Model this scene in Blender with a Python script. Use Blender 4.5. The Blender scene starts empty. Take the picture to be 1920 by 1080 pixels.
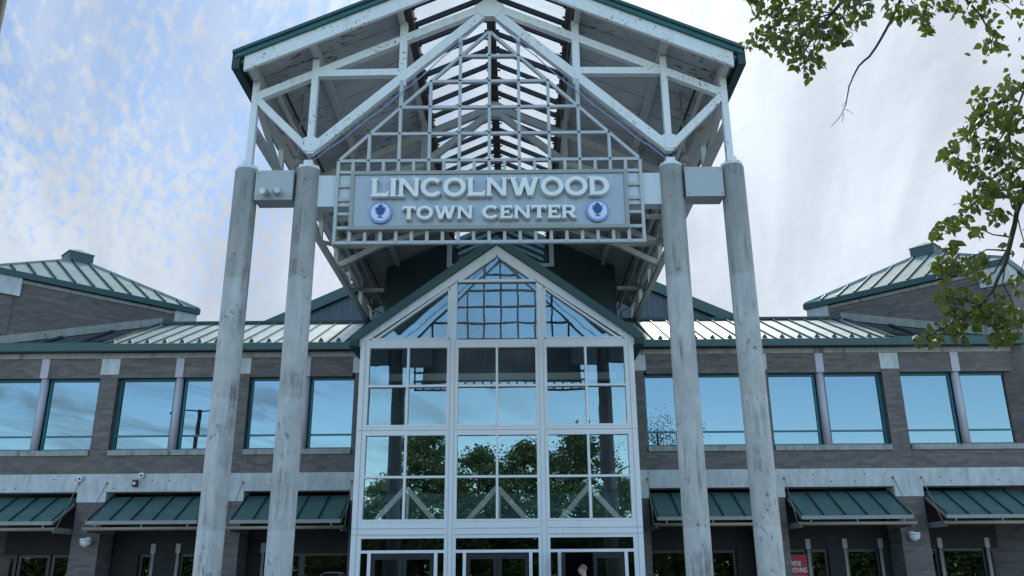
import bpy, bmesh, math, random
from mathutils import Vector, Matrix
R = math.radians
random.seed(11)
scene = bpy.context.scene
COL = scene.collection
YC, YG, YB, CAMH = 15.29, 22.0, 25.43, 1.6
SL = 0.456                                   # roof slope of the canopy and the wing roofs

# ------------------------------------------------------------------ materials
def new_mat(name):
    m = bpy.data.materials.new(name); m.use_nodes = True
    nt = m.node_tree; nt.nodes.clear()
    out = nt.nodes.new('ShaderNodeOutputMaterial')
    return m, nt, out
def N(nt, t, **kw):
    n = nt.nodes.new(t)
    for k, v in kw.items():
        if k in n.inputs.keys(): n.inputs[k].default_value = v
        else: setattr(n, k, v)
    return n
def L(nt, a, b): nt.links.new(a, b)
def pos(nt, scale=(1, 1, 1)):
    g = N(nt, 'ShaderNodeNewGeometry'); mp = N(nt, 'ShaderNodeMapping'); mp.inputs['Scale'].default_value = scale
    L(nt, g.outputs['Position'], mp.inputs['Vector']); return mp.outputs['Vector']
def noise(nt, vec, scale=1, detail=4, rough=.55, dist=0):
    n = N(nt, 'ShaderNodeTexNoise', Scale=scale, Detail=detail, Roughness=rough, Distortion=dist)
    L(nt, vec, n.inputs['Vector']); return n.outputs['Fac']
def ramp(nt, fac, a, b, ca=0.0, cb=1.0):
    n = N(nt, 'ShaderNodeMapRange'); n.interpolation_type = 'SMOOTHSTEP'
    for i, v in enumerate((a, b, ca, cb)): n.inputs[i + 1].default_value = v
    L(nt, fac, n.inputs[0]); return n.outputs[0]
def mix(nt, fac, a, b, mode='MIX'):
    n = N(nt, 'ShaderNodeMix', data_type='RGBA', blend_type=mode)
    for s, v in ((n.inputs[0], fac), (n.inputs[6], a), (n.inputs[7], b)):
        if hasattr(v, 'node'): L(nt, v, s)
        elif isinstance(v, (int, float)): s.default_value = v
        else: s.default_value = (*v, 1)
    return n.outputs[2]
def math_(nt, op, a, b=0.0, c=0.0):
    n = N(nt, 'ShaderNodeMath', operation=op)
    for s, v in zip(n.inputs, (a, b, c)):
        if hasattr(v, 'node'): L(nt, v, s)
        else: s.default_value = v
    return n.outputs[0]
def finish(nt, out, color, rough=.6, metal=0.0, bump=None, bstr=.3, bdist=.01, spec=.5):
    p = N(nt, 'ShaderNodeBsdfPrincipled')
    for s, v in (('Base Color', color), ('Roughness', rough), ('Metallic', metal), ('Specular IOR Level', spec)):
        if hasattr(v, 'node'): L(nt, v, p.inputs[s])
        elif isinstance(v, (int, float)): p.inputs[s].default_value = v
        else: p.inputs[s].default_value = (*v, 1)
    if bump is not None:
        b = N(nt, 'ShaderNodeBump', Strength=bstr, Distance=bdist); L(nt, bump, b.inputs['Height'])
        L(nt, b.outputs[0], p.inputs['Normal'])
    L(nt, p.outputs[0], out.inputs['Surface'])
    return p
MAT = {}
def simple(name, col, rough=.55, metal=0.0, var=.18, scale=3.0, bstr=.1, spec=.5):
    m, nt, out = new_mat(name)
    v = pos(nt); f = noise(nt, v, scale, 5, .6)
    g = noise(nt, pos(nt, (6, 6, .7)), scale, 3, .6)
    k = math_(nt, 'MULTIPLY_ADD', math_(nt, 'ADD', f, g), var, 1 - var)
    n = N(nt, 'ShaderNodeVectorMath', operation='SCALE'); n.inputs[0].default_value = col; L(nt, k, n.inputs['Scale'])
    finish(nt, out, n.outputs[0], rough, metal, f, bstr, .006, spec)
    MAT[name] = m; return m
def weathered(name, col, chip, rough=.5, chip_lo=.60, chip_hi=.63, chip_scale=7, dirt=.35, mask_scale=.6, mask=(.5, .62)):
    """paint with dirt runs and chips that have flaked off in patches"""
    m, nt, out = new_mat(name)
    v = pos(nt)
    runs = noise(nt, pos(nt, (9, 9, .55)), 1, 4, .6)
    big = noise(nt, v, 1.3, 4, .6)
    d = math_(nt, 'MULTIPLY', ramp(nt, runs, .42, .75), ramp(nt, big, .35, .7))
    c = mix(nt, math_(nt, 'MULTIPLY', d, dirt), col, tuple(x * .35 for x in col))
    ch = ramp(nt, noise(nt, v, chip_scale, 6, .62), chip_lo, chip_hi)
    where = ramp(nt, noise(nt, v, mask_scale, 2, .5), *mask)
    fac = math_(nt, 'MULTIPLY', ch, where)
    c = mix(nt, fac, c, chip)
    finish(nt, out, c, rough, 0, math_(nt, 'SUBTRACT', big, fac), .15, .006)
    MAT[name] = m; return m

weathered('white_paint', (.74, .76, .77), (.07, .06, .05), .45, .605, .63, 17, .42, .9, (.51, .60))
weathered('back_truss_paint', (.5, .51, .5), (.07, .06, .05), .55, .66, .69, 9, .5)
weathered('entrance_frame_paint', (.78, .79, .82), (.22, .15, .11), .45, .66, .70, 11, .25, .7, (.55, .68))
simple('galvanised', (.44, .45, .455), .5, .25, .22, 5)
simple('sign_frame_metal', (.30, .31, .29), .5, .3, .25, 5)
simple('letter_metal', (.80, .80, .79), .4, .0, .15, 6)
simple('teal_trim', (.022, .072, .076), .42, 0, .22, 2)
simple('teal_dark', (.012, .04, .042), .5, 0, .2, 2)
simple('window_frame_teal', (.014, .15, .19), .4, 0, .2, 3)
simple('dark_bar', (.018, .018, .02), .5, 0, .3, 5)
simple('door_frame_dark', (.012, .012, .016), .4, 0, .3, 5)
simple('door_frame_red', (.03, .012, .016), .4, 0, .3, 5)
simple('interior_dark', (.035, .04, .042), .8, 0, .3, 1)
simple('interior_green', (.10, .22, .20), .7, 0, .2, 1)
simple('interior_white', (.86, .90, .90), .6, 0, .1, 3)
simple('interior_floor', (.12, .12, .115), .5, 0, .2, 1)
simple('lavender_column', (.47, .44, .50), .6, 0, .12, 3)
simple('beige_pipe', (.27, .22, .15), .42, .1, .3, 6)
simple('pale_edge', (.26, .26, .26), .5, .1, .3, 6)
simple('dark_fixture', (.03, .03, .03), .5, 0, .2, 4)
simple('white_fixture', (.75, .76, .77), .4, 0, .1, 5)
simple('poster_red', (.42, .014, .03), .5, 0, .06, 3)
simple('poster_white', (.8, .8, .8), .5, 0, .03, 3)
simple('ring_blue', (.20, .34, .62), .45, 0, .1, 5)
simple('disc_white', (.68, .70, .88), .45, 0, .06, 5)
simple('leaf_blue', (.014, .075, .25), .45, 0, .1, 5)
simple('bark', (.045, .035, .028), .9, 0, .4, 9, .6)
simple('post_taupe', (.085, .076, .066), .9, 0, .15, 4)
simple('blue_cable', (.25, .32, .62), .5, 0, .1, 4)
simple('skin', (.50, .30, .23), .5, 0, .08, 9)
simple('grey_hair', (.15, .14, .13), .8, 0, .2, 60)
simple('dark_jacket', (.02, .022, .028), .8, 0, .3, 9)
simple('dark_trousers', (.03, .032, .04), .8, 0, .3, 9)
simple('shoe', (.02, .016, .014), .5, 0, .3, 9)
simple('tyre', (.02, .02, .02), .85, 0, .2, 9)
simple('car_silver', (.42, .44, .46), .25, .5, .04, 1)
simple('car_white', (.72, .73, .74), .25, 0, .04, 1)
simple('car_blue', (.05, .10, .24), .25, .2, .04, 1)
simple('light_lens', (.7, .7, .65), .2, 0, .05, 5)

def concrete(name, col, streak=.5, top=None):
    m, nt, out = new_mat(name)
    v = pos(nt)
    fine = noise(nt, v, 26, 4, .65); big = noise(nt, v, 1.1, 5, .6)
    runs = noise(nt, pos(nt, (7, 7, .32)), 1.0, 5, .65)
    patch = ramp(nt, noise(nt, v, 1.7, 3, .55), .44, .64)
    d = math_(nt, 'MULTIPLY', ramp(nt, runs, .47, .68), patch)
    mid = noise(nt, pos(nt, (3.2, 3.2, 1.1)), 1.6, 5, .68)
    k = math_(nt, 'ADD', math_(nt, 'MULTIPLY', big, .5), math_(nt, 'MULTIPLY_ADD', mid, 1.1, .2))
    n = N(nt, 'ShaderNodeVectorMath', operation='SCALE'); n.inputs[0].default_value = col; L(nt, k, n.inputs['Scale'])
    c = mix(nt, math_(nt, 'MULTIPLY', d, streak), n.outputs[0], tuple(x * .30 for x in col))
    # blotches of black biological growth, broken up by fine noise
    bl = math_(nt, 'MULTIPLY', ramp(nt, noise(nt, pos(nt, (1, 1, .6)), 13, 6, .72), .54, .64), ramp(nt, noise(nt, v, 2.3, 2, .5), .52, .66))
    c = mix(nt, math_(nt, 'MULTIPLY', bl, streak * 1.1), c, tuple(x * .22 for x in col))
    c = mix(nt, math_(nt, 'MULTIPLY', ramp(nt, fine, .3, .75), .22), c, tuple(min(1, x * 1.35) for x in col))
    if top:                                                        # rain dirt washed down from the column heads
        sz = N(nt, 'ShaderNodeSeparateXYZ'); L(nt, N(nt, 'ShaderNodeNewGeometry').outputs['Position'], sz.inputs[0])
        zz = math_(nt, 'MULTIPLY_ADD', runs, 4.0, math_(nt, 'SUBTRACT', sz.outputs['Z'], 2.0))
        c = mix(nt, math_(nt, 'MULTIPLY', ramp(nt, zz, top[0], top[1]), .62), c, tuple(x * .34 for x in col))
    h = math_(nt, 'ADD', fine, big)
    finish(nt, out, c, .85, 0, h, .35, .012)
    MAT[name] = m
concrete('column_concrete', (.48, .48, .465), 1.0, (5.5, 9.2))
concrete('band_concrete', (.49, .50, .505), .32)
concrete('coping_concrete', (.31, .315, .30), .95)
concrete('block_concrete', (.50, .52, .53), .25)

def brick(name, c1, c2, mortar):
    m, nt, out = new_mat(name)
    g = N(nt, 'ShaderNodeNewGeometry')
    cr = N(nt, 'ShaderNodeVectorMath', operation='CROSS_PRODUCT'); cr.inputs[0].default_value = (0, 0, 1)
    L(nt, g.outputs['True Normal'], cr.inputs[1])
    dt = N(nt, 'ShaderNodeVectorMath', operation='DOT_PRODUCT'); L(nt, cr.outputs[0], dt.inputs[0]); L(nt, g.outputs['Position'], dt.inputs[1])
    sp = N(nt, 'ShaderNodeSeparateXYZ'); L(nt, g.outputs['Position'], sp.inputs[0])
    cb = N(nt, 'ShaderNodeCombineXYZ'); L(nt, dt.outputs['Value'], cb.inputs[0]); L(nt, sp.outputs['Z'], cb.inputs[1])
    b = N(nt, 'ShaderNodeTexBrick', Scale=1.0)
    b.inputs['Color1'].default_value = (*c1, 1); b.inputs['Color2'].default_value = (*c2, 1); b.inputs['Mortar'].default_value = (*mortar, 1)
    b.inputs['Brick Width'].default_value = .30; b.inputs['Row Height'].default_value = .085
    b.inputs['Mortar Size'].default_value = .008; b.inputs['Mortar Smooth'].default_value = .3; b.inputs['Bias'].default_value = -.1
    L(nt, cb.outputs[0], b.inputs['Vector'])
    # lighter patches of efflorescence that run in courses
    mp = N(nt, 'ShaderNodeMapping'); mp.inputs['Scale'].default_value = (.9, 5.5, 1); L(nt, cb.outputs[0], mp.inputs['Vector'])
    e = ramp(nt, noise(nt, mp.outputs[0], 1.0, 5, .65), .50, .74)
    c = mix(nt, math_(nt, 'MULTIPLY', e, .34), b.outputs['Color'], tuple(x * 1.9 for x in c1))
    st = ramp(nt, noise(nt, pos(nt, (3, 3, .5)), 1, 4, .6), .5, .75)
    c = mix(nt, math_(nt, 'MULTIPLY', st, .25), c, tuple(x * .5 for x in c1))
    finish(nt, out, c, .85, 0, b.outputs['Fac'], -.35, .006)
    MAT[name] = m
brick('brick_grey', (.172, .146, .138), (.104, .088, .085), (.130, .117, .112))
brick('brick_shaded', (.034, .030, .030), (.022, .020, .021), (.03, .028, .028))  # same brick with the shade of the shop recesses put into its colour

def seam_metal(name, col, rough, metal, spec=.5):
    m, nt, out = new_mat(name)
    v = pos(nt)
    f = noise(nt, pos(nt, (1.2, 3, 3)), 1.5, 4, .6)
    c = mix(nt, ramp(nt, f, .35, .7), col, tuple(x * .78 for x in col))
    r = math_(nt, 'MULTIPLY_ADD', noise(nt, v, 2.2, 3, .6), .22, rough - .08)
    p = finish(nt, out, c, r, metal, noise(nt, v, 1.2, 2, .5), .12, .03, spec)
    MAT[name] = m
seam_metal('roof_metal', (.52, .63, .60), .40, .7)
seam_metal('tower_roof_metal', (.25, .34, .32), .65, .0, .15)
seam_metal('awning_metal', (.085, .165, .148), .38, .15)
seam_metal('canopy_roof_green', (.03, .13, .13), .4, .2)

def ribbed(name, col, step=.3):
    m, nt, out = new_mat(name)
    g = N(nt, 'ShaderNodeNewGeometry'); sp = N(nt, 'ShaderNodeSeparateXYZ'); L(nt, g.outputs['Position'], sp.inputs[0])
    s = math_(nt, 'PINGPONG', math_(nt, 'ADD', sp.outputs['X'], sp.outputs['Y']), step / 2)
    rib = ramp(nt, s, 0, step * .12)
    f = noise(nt, pos(nt, (4, 4, .4)), 1, 4, .6)
    c = mix(nt, ramp(nt, f, .3, .75), col, tuple(x * .72 for x in col))
    finish(nt, out, c, .5, 0, rib, .5, .03)
    MAT[name] = m
ribbed('clerestory_metal', (.026, .055, .062))
ribbed('gable_metal', (.055, .085, .118), .25)

def deck(name):
    m, nt, out = new_mat(name)
    v = pos(nt)
    g = N(nt, 'ShaderNodeNewGeometry'); sp = N(nt, 'ShaderNodeSeparateXYZ'); L(nt, g.outputs['Position'], sp.inputs[0])
    s = math_(nt, 'PINGPONG', sp.outputs['Y'], .31)
    seam = math_(nt, 'SUBTRACT', 1.0, ramp(nt, s, .004, .02))
    seamn = math_(nt, 'MULTIPLY', seam, ramp(nt, noise(nt, v, 2.5, 3, .6), .3, .55))
    peel = math_(nt, 'MULTIPLY', ramp(nt, noise(nt, pos(nt, (1.0, 3.0, 1.0)), 4.6, 7, .68), .565, .60), ramp(nt, noise(nt, v, .62, 2, .5), .475, .575))
    big = noise(nt, v, .9, 4, .6)
    c = mix(nt, ramp(nt, big, .3, .7), (.56, .57, .575), (.45, .455, .46))
    c = mix(nt, math_(nt, 'MULTIPLY', seamn, .85), c, (.05, .045, .04))
    c = mix(nt, peel, c, (.03, .027, .025))
    finish(nt, out, c, .7, 0, math_(nt, 'ADD', seam, peel), -.3, .01)
    MAT[name] = m
deck('deck_paint')
weathered('old_timber', (.075, .064, .056), (.02, .018, .016), .85, .5, .6, 14, .6, 1.2, (.3, .5))
def panelmat():
    m, nt, out = new_mat('sign_panel_metal')
    runs = ramp(nt, noise(nt, pos(nt, (14, 1, .5)), 1, 4, .6), .52, .72)
    c = mix(nt, math_(nt, 'MULTIPLY', runs, .55), (.37, .40, .44), (.56, .58, .60))
    d = ramp(nt, noise(nt, pos(nt, (5, 1, .8)), 1, 3, .6), .55, .8)
    c = mix(nt, math_(nt, 'MULTIPLY', d, .35), c, (.24, .25, .25))
    finish(nt, out, c, .42, .35, noise(nt, pos(nt), 3, 2, .5), .05, .01); MAT['sign_panel_metal'] = m
panelmat()
def glass(name, tint, trans, base, spread=.45, wob=.35, wscale=.8):
    m, nt, out = new_mat(name)
    g = N(nt, 'ShaderNodeBsdfGlossy', Roughness=.0); g.inputs['Color'].default_value = (*tint, 1)
    t = N(nt, 'ShaderNodeBsdfTransparent'); t.inputs['Color'].default_value = (*trans, 1)
    lw = N(nt, 'ShaderNodeLayerWeight', Blend=.35)
    b = N(nt, 'ShaderNodeBump', Strength=wob, Distance=.012); L(nt, noise(nt, pos(nt), wscale, 2, .4), b.inputs['Height'])
    L(nt, b.outputs[0], g.inputs['Normal'])
    fac = math_(nt, 'MULTIPLY_ADD', lw.outputs['Fresnel'], spread, base)
    mx = N(nt, 'ShaderNodeMixShader'); L(nt, fac, mx.inputs[0]); L(nt, t.outputs[0], mx.inputs[1]); L(nt, g.outputs[0], mx.inputs[2])
    L(nt, mx.outputs[0], out.inputs['Surface']); MAT[name] = m
glass('window_glass', (.275, .385, .47), (.12, .16, .17), .50, wob=.12)
glass('entrance_glass', (.47, .63, .72), (.98, .99, .98), .19, .3, wob=.25, wscale=.9)
glass('store_glass', (.55, .62, .64), (.40, .45, .45), .08, .5, .15)
glass('skylight_glass', (.9, .95, 1), (.95, .97, .97), .02, .2, 0)
glass('roof_glass', (.72, .80, .84), (.12, .14, .15), .16, .5, .3)
glass('car_glass', (.8, .85, .9), (.08, .09, .1), .15, .6, 0)
def leafmat(name, c1, c2, tr):
    m, nt, out = new_mat(name)
    oi = N(nt, 'ShaderNodeNewGeometry')
    rnd = oi.outputs['Random Per Island']
    c = mix(nt, rnd, c1, c2)
    d = N(nt, 'ShaderNodeBsdfPrincipled', Roughness=.45); L(nt, c, d.inputs['Base Color'])
    t = N(nt, 'ShaderNodeBsdfTranslucent'); t.inputs['Color'].default_value = (*tr, 1)
    mx = N(nt, 'ShaderNodeMixShader'); mx.inputs[0].default_value = .32
    L(nt, d.outputs[0], mx.inputs[1]); L(nt, t.outputs[0], mx.inputs[2]); L(nt, mx.outputs[0], out.inputs['Surface']); MAT[name] = m
leafmat('leaf_near', (.010, .022, .007), (.070, .098, .018), (.20, .27, .025))
leafmat('leaf_far', (.07, .14, .06), (.22, .32, .14), (.22, .33, .10))
def asphalt():
    m, nt, out = new_mat('asphalt'); v = pos(nt)
    c = mix(nt, noise(nt, v, 60, 4, .7), (.035, .035, .037), (.075, .075, .075)); c = mix(nt, ramp(nt, noise(nt, v, .3, 4, .6), .45, .7), c, (.085, .083, .08))
    finish(nt, out, c, .9, 0, noise(nt, v, 70, 3, .6), .4, .01); MAT['asphalt'] = m
    m, nt, out = new_mat('pavement'); v = pos(nt)
    b = N(nt, 'ShaderNodeTexBrick', Scale=1.0, offset=0.0); b.inputs['Brick Width'].default_value = 1.5; b.inputs['Row Height'].default_value = 1.5; b.inputs['Mortar Size'].default_value = .012
    b.inputs['Color1'].default_value = (.50, .50, .49, 1); b.inputs['Color2'].default_value = (.44, .44, .43, 1); b.inputs['Mortar'].default_value = (.12, .12, .11, 1); L(nt, v, b.inputs['Vector'])
    c = mix(nt, ramp(nt, noise(nt, v, 1.2, 5, .65), .45, .75), b.outputs['Color'], (.34, .335, .32))
    finish(nt, out, c, .85, 0, noise(nt, v, 40, 3, .6), .3, .01); MAT['pavement'] = m
    m, nt, out = new_mat('ground_grass'); v = pos(nt)
    finish(nt, out, mix(nt, noise(nt, v, 2, 6, .7), (.03, .055, .015), (.07, .10, .03)), .95, 0, noise(nt, v, 30, 4, .7), .6, .05); MAT['ground_grass'] = m
asphalt()

# ------------------------------------------------------------------ geometry helpers
class MB:
    def __init__(s): s.v = []; s.f = []
    def poly(s, pts):
        b = len(s.v); s.v += [tuple(p) for p in pts]; s.f.append(tuple(range(b, b + len(pts)))); return s
    def hexa(s, p):
        """p: 8 points, bottom ring 0-3 counter-clockwise seen from above, top ring 4-7"""
        b = len(s.v); s.v += [tuple(q) for q in p]
        for f in ((0, 3, 2, 1), (4, 5, 6, 7), (0, 1, 5, 4), (1, 2, 6, 5), (2, 3, 7, 6), (3, 0, 4, 7)): s.f.append(tuple(b + i for i in f))
        return s
    def box(s, x0, x1, y0, y1, z0, z1):
        return s.hexa([(x0, y0, z0), (x1, y0, z0), (x1, y1, z0), (x0, y1, z0), (x0, y0, z1), (x1, y0, z1), (x1, y1, z1), (x0, y1, z1)])
    def bar(s, a, b, w, h, up=(0, 0, 1)):
        """rectangular bar from a to b; h measured along up, w across"""
        a = Vector(a); b = Vector(b); d = (b - a).normalized(); u = Vector(up)
        r = d.cross(u).normalized(); u = r.cross(d).normalized(); r *= w / 2; u *= h / 2
        return s.hexa([a - r - u, a + r - u, b + r - u, b - r - u, a - r + u, a + r + u, b + r + u, b - r + u])
    def tube(s, pts, rad, n=12, cap=True):
        pts = [Vector(p) for p in pts]
        if not hasattr(rad, '__len__'): rad = [rad] * len(pts)
        base = len(s.v); prev = None
        for i, p in enumerate(pts):
            d = (pts[min(i + 1, len(pts) - 1)] - pts[max(i - 1, 0)]).normalized()
            if prev is None:
                prev = Vector((1, 0, 0)) if abs(d.x) < .9 else Vector((0, 1, 0))
            u = (prev - d * prev.dot(d)).normalized(); prev = u; w = d.cross(u)
            for k in range(n):
                t = 2 * math.pi * k / n
                s.v.append(tuple(p + (u * math.cos(t) + w * math.sin(t)) * rad[i]))
        for i in range(len(pts) - 1):
            for k in range(n):
                a = base + i * n + k; b = base + i * n + (k + 1) % n
                s.f.append((a, b, b + n, a + n))
        if cap:
            s.f.append(tuple(base + k for k in reversed(range(n)))); e = base + (len(pts) - 1) * n
            s.f.append(tuple(e + k for k in range(n)))
        return s
    def prism_y(s, pts, y0, y1):
        """polygon given as (x, z) pairs counter-clockwise seen from the front, extruded from y0 back to y1"""
        n = len(pts); b = len(s.v)
        s.v += [(x, y0, z) for x, z in pts] + [(x, y1, z) for x, z in pts]
        s.f.append(tuple(b + i for i in range(n))); s.f.append(tuple(b + n + i for i in reversed(range(n))))
        for i in range(n):
            j = (i + 1) % n; s.f.append((b + i, b + n + i, b + n + j, b + j))
        return s
    def lathe(s, prof, c, n=20):
        """prof: (radius, z) pairs round a vertical axis at c"""
        b = len(s.v)
        for r, z in prof:
            for k in range(n):
                t = 2 * math.pi * k / n; s.v.append((c[0] + r * math.cos(t), c[1] + r * math.sin(t), c[2] + z))
        for i in range(len(prof) - 1):
            for k in range(n):
                a = b + i * n + k; q = b + i * n + (k + 1) % n; s.f.append((a, q, q + n, a + n))
        s.f.append(tuple(b + k for k in reversed(range(n)))); e = b + (len(prof) - 1) * n; s.f.append(tuple(e + k for k in range(n)))
        return s
    def build(s, name, mat, parent=None, smooth=False, bevel=0.0):
        me = bpy.data.meshes.new(name); me.from_pydata(s.v, [], s.f); me.update()
        me.materials.append(MAT[mat])
        o = bpy.data.objects.new(name, me); COL.objects.link(o)
        if smooth:
            for p in me.polygons: p.use_smooth = True
        if bevel:
            b = o.modifiers.new('bevel', 'BEVEL'); b.width = bevel; b.segments = 2; b.limit_method = 'ANGLE'
        if parent: attach(o, parent)
        return o
def split(mb, key):
    par = list(range(len(mb.v)))
    def find(i):
        while par[i] != i: par[i] = par[par[i]]; i = par[i]
        return i
    for f in mb.f:
        for i in f[1:]: par[find(i)] = find(f[0])
    groups = {}
    for f in mb.f: groups.setdefault(find(f[0]), []).append(f)
    out = {}
    for r_, fs in groups.items():
        vs = sorted({i for f in fs for i in f}); k = r_ if key == 'each' else (sum(mb.v[i][0] for i in vs) > 0)
        q = out.setdefault(k, MB()); base = len(q.v); mp = {i: base + n for n, i in enumerate(vs)}
        q.v += [mb.v[i] for i in vs]; q.f += [tuple(mp[i] for i in f) for f in fs]
    return list(out.values())
def each(mb, name, mat, parent, smooth=False): return [q.build(name, mat, parent, smooth) for q in split(mb, 'each')]
def sides(mb, name, mat, parent): return [q.build(name, mat, parent) for q in split(mb, 'side')]
def world_of(o):
    """world matrix from the chain of locations (the scene is never updated while it is being built)"""
    m = o.matrix_basis.copy()
    if o.parent: m = world_of(o.parent) @ o.matrix_parent_inverse @ m
    return m
def attach(o, parent):
    o.parent = parent; o.matrix_parent_inverse = world_of(parent).inverted()
def thing(name, loc, label, cat, group=None):
    o = bpy.data.objects.new(name, None); COL.objects.link(o); o.location = loc; o.empty_display_size = .3
    return tag(o, label, cat, group)
def tag(o, label, cat, group=None):
    o['label'] = label; o['category'] = cat
    if group: o['group'] = group
    return o
def struct(o): o['kind'] = 'structure'; return o
JIT = [0]
def j(w):
    """a millimetre or two of difference between members, so that faces never lie in one plane"""
    JIT[0] = (JIT[0] + 7) % 31
    return w + .0007 * JIT[0]
def kids(o): return [c for c in bpy.data.objects if c.parent == o]
def copy_tree(o, off=(0, 0, 0), parent=None):
    c = o.copy(); COL.objects.link(c)
    if parent is None: c.location = Vector(o.location) + Vector(off)
    else: c.parent = parent; c.matrix_parent_inverse = o.matrix_parent_inverse.copy()
    for k in kids(o): copy_tree(k, parent=c)
    return c

# ------------------------------------------------------------------ ground
struct(MB().box(-400, 400, -400, 400, -1.2, -.16).build('ground', 'ground_grass'))
struct(MB().box(-70, 70, -15, 8, -.5, -.13).build('parking_lot', 'asphalt'))
struct(MB().box(-40, 40, 8, 60, -.5, 0).build('pavement', 'pavement'))

# ------------------------------------------------------------------ the mall building
mall = thing('shopping_center', (0, YB, 0), 'long grey brick shopping center with concrete bands and standing seam green roofs', 'building')
PIERS = (7.9, 11.93, 15.95); MULL = (5.9, 9.79, 13.93)
w = MB(); low = MB()
for s in (-1, 1):
    def bx(mb, x0, x1, *r):
        a, b = sorted((s * x0, s * x1)); mb.box(a, b, *r)
    bx(w, 3.3, 16.22, YB, YB + .4, 4.41, 4.945)                    # spandrel
    # head course between the pale blocks
    xs = [(4.48, 5.78), (6.02, 7.62), (8.18, 9.67), (9.91, 11.65), (12.21, 13.81), (14.05, 15.67)]
    for a, b in xs: bx(w, a, b, YB, YB + .4, 7.30, 7.90)
    bx(w, 3.3, 4.40, YB, YB + .4, 4.945, 7.40)
    bx(w, 3.3, 16.2, YB + .02, YB + .4, 8.07, 8.30)
    for p in PIERS: bx(w, p - .27, p + .27, YB, YB + .4, 4.945, 7.40)
    bx(w, 3.3, 4.35, YB - .01, YB + .5, 0, 3.6)
    for p in PIERS: bx(low, p - .40, p + .40, YB - .012, YB + .9, 0, 3.6)
sides(w, 'brick_wall', 'brick_grey', mall); each(low, 'brick_pier', 'brick_grey', mall)
c = MB(); bl = MB(); cop = MB(); sill = MB(); bb = MB()
for s in (-1, 1):
    def bx(mb, x0, x1, *r):
        a, b = sorted((s * x0, s * x1)); mb.box(a, b, *r)
    bx(c, 3.3, 16.4, YB - .03, YB + .5, 3.89, 4.41)
    bx(bb, 3.6, 4.35, YB - .035, YB + .5, 3.6, 3.888)
    for p in PIERS: bx(bb, p - .42, p + .42, YB - .035, YB + .5, 3.6, 3.888)
    bx(cop, 3.3, 16.25, YB - .04, YB + .4, 7.902, 8.068)
    bx(bl, 4.03, 4.48, YB - .006, YB + .4, 7.402, 7.90)
    for p in PIERS: bx(bl, p - .28, p + .28, YB - .006, YB + .4, 7.402, 7.90)
    for a, b in ((4.42, 7.61), (8.19, 11.64), (12.22, 15.66)): bx(sill, a, b, YB - .05, YB + .35, 4.947, 5.10)
each(c, 'concrete_band', 'band_concrete', mall); each(bb, 'pier_block', 'block_concrete', mall); each(cop, 'coping', 'coping_concrete', mall)
each(bl, 'upper_block', 'block_concrete', mall); each(sill, 'window_sill', 'coping_concrete', mall)
th = MB()                                                          # form tie holes in the band
for x in (-14.2, -13.1, -12.45, -11.3, -10.2, -9.7, -6.7, 5.3, 6.8, 9.2, 9.7, 10.4, 10.7, 11.3, 12.9, 13.2, 13.5, 14.6):
    z = 4.12 + .14 * math.sin(x * 9)
    th.tube([(x, YB - .034, z), (x, YB - .02, z)], .022, 8)
each(th, 'tie_hole', 'dark_fixture', mall)
for s in (-1, 1):
    for m in MULL:
        MB().box(s * m - .12, s * m + .12, YB - .02, YB + .4, 7.303, 7.90).build('mullion_block', 'lavender_column', mall)
        MB().tube([(s * m, YB + .13, 5.10), (s * m, YB + .13, 7.302)], .115, 20).build('mullion_column', 'lavender_column', mall, True)
TILT = random.Random(4)
def glass_box(x0, x1, y0, y1, z0, z1, t=.0045):
    """a pane; every one sits in its frame at a very slightly different tilt"""
    mb = MB().box(x0, x1, y0, y1, z0, z1); a, b = TILT.uniform(-t, t), TILT.uniform(-t, t); xc, zc = (x0 + x1) / 2, (z0 + z1) / 2
    mb.v = [(x, y + (x - xc) * a + (z - zc) * b, z) for x, y, z in mb.v]; return mb
def window(x0, x1, z0, z1, y, tr, mat='window_frame_teal', gl='window_glass', fw=.07, parent=mall, name='window'):
    f = MB()
    f.box(x0, x0 + fw, y, y + .1, z0, z1); f.box(x1 - fw, x1, y, y + .1, z0, z1)
    f.box(x0 + fw, x1 - fw, y + .001, y + .099, z0, z0 + fw); f.box(x0 + fw, x1 - fw, y + .001, y + .099, z1 - fw, z1)
    for t in tr: f.box(x0 + fw, x1 - fw, y + .002, y + .098, t - .025, t + .025)
    fo = f.build(name, mat, parent)
    zs = [z0 + fw] + sorted(tr) + [z1 - fw]
    for a, b in zip(zs, zs[1:]): glass_box(x0 + fw, x1 - fw, y + .045, y + .055, a + .026 if a in tr else a, b - .026 if b in tr else b).build('pane', gl, fo)
    return fo
for s in (-1, 1):
    for (a, m, b) in ((4.40, 5.9, 7.62), (8.18, 9.79, 11.65), (12.21, 13.93, 15.67)):
        for p, q in ((a, m - .12), (m + .12, b)):
            x0, x1 = sorted((s * p, s * q)); window(x0, x1, 5.102, 7.298, YB + .22, [5.555])
# rooms behind the upper windows and the dark shops below
rm = MB()
for s in (-1, 1):
    a, b = sorted((s * 4.3, s * 15.6))
    rm.box(a, b, YB + 4.0, YB + 4.1, 4.6, 7.9); rm.box(a, b, YB + .42, YB + 4.0, 7.5, 7.6); rm.box(a, b, YB + .42, YB + 4.0, 4.5, 4.6)
    rm.box(a, b, YB + 5.0, YB + 5.1, 0, 4.4); rm.box(a, b, YB + .9, YB + 5.0, 3.4, 3.5)
sides(rm, 'interior_room', 'interior_dark', mall)
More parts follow.
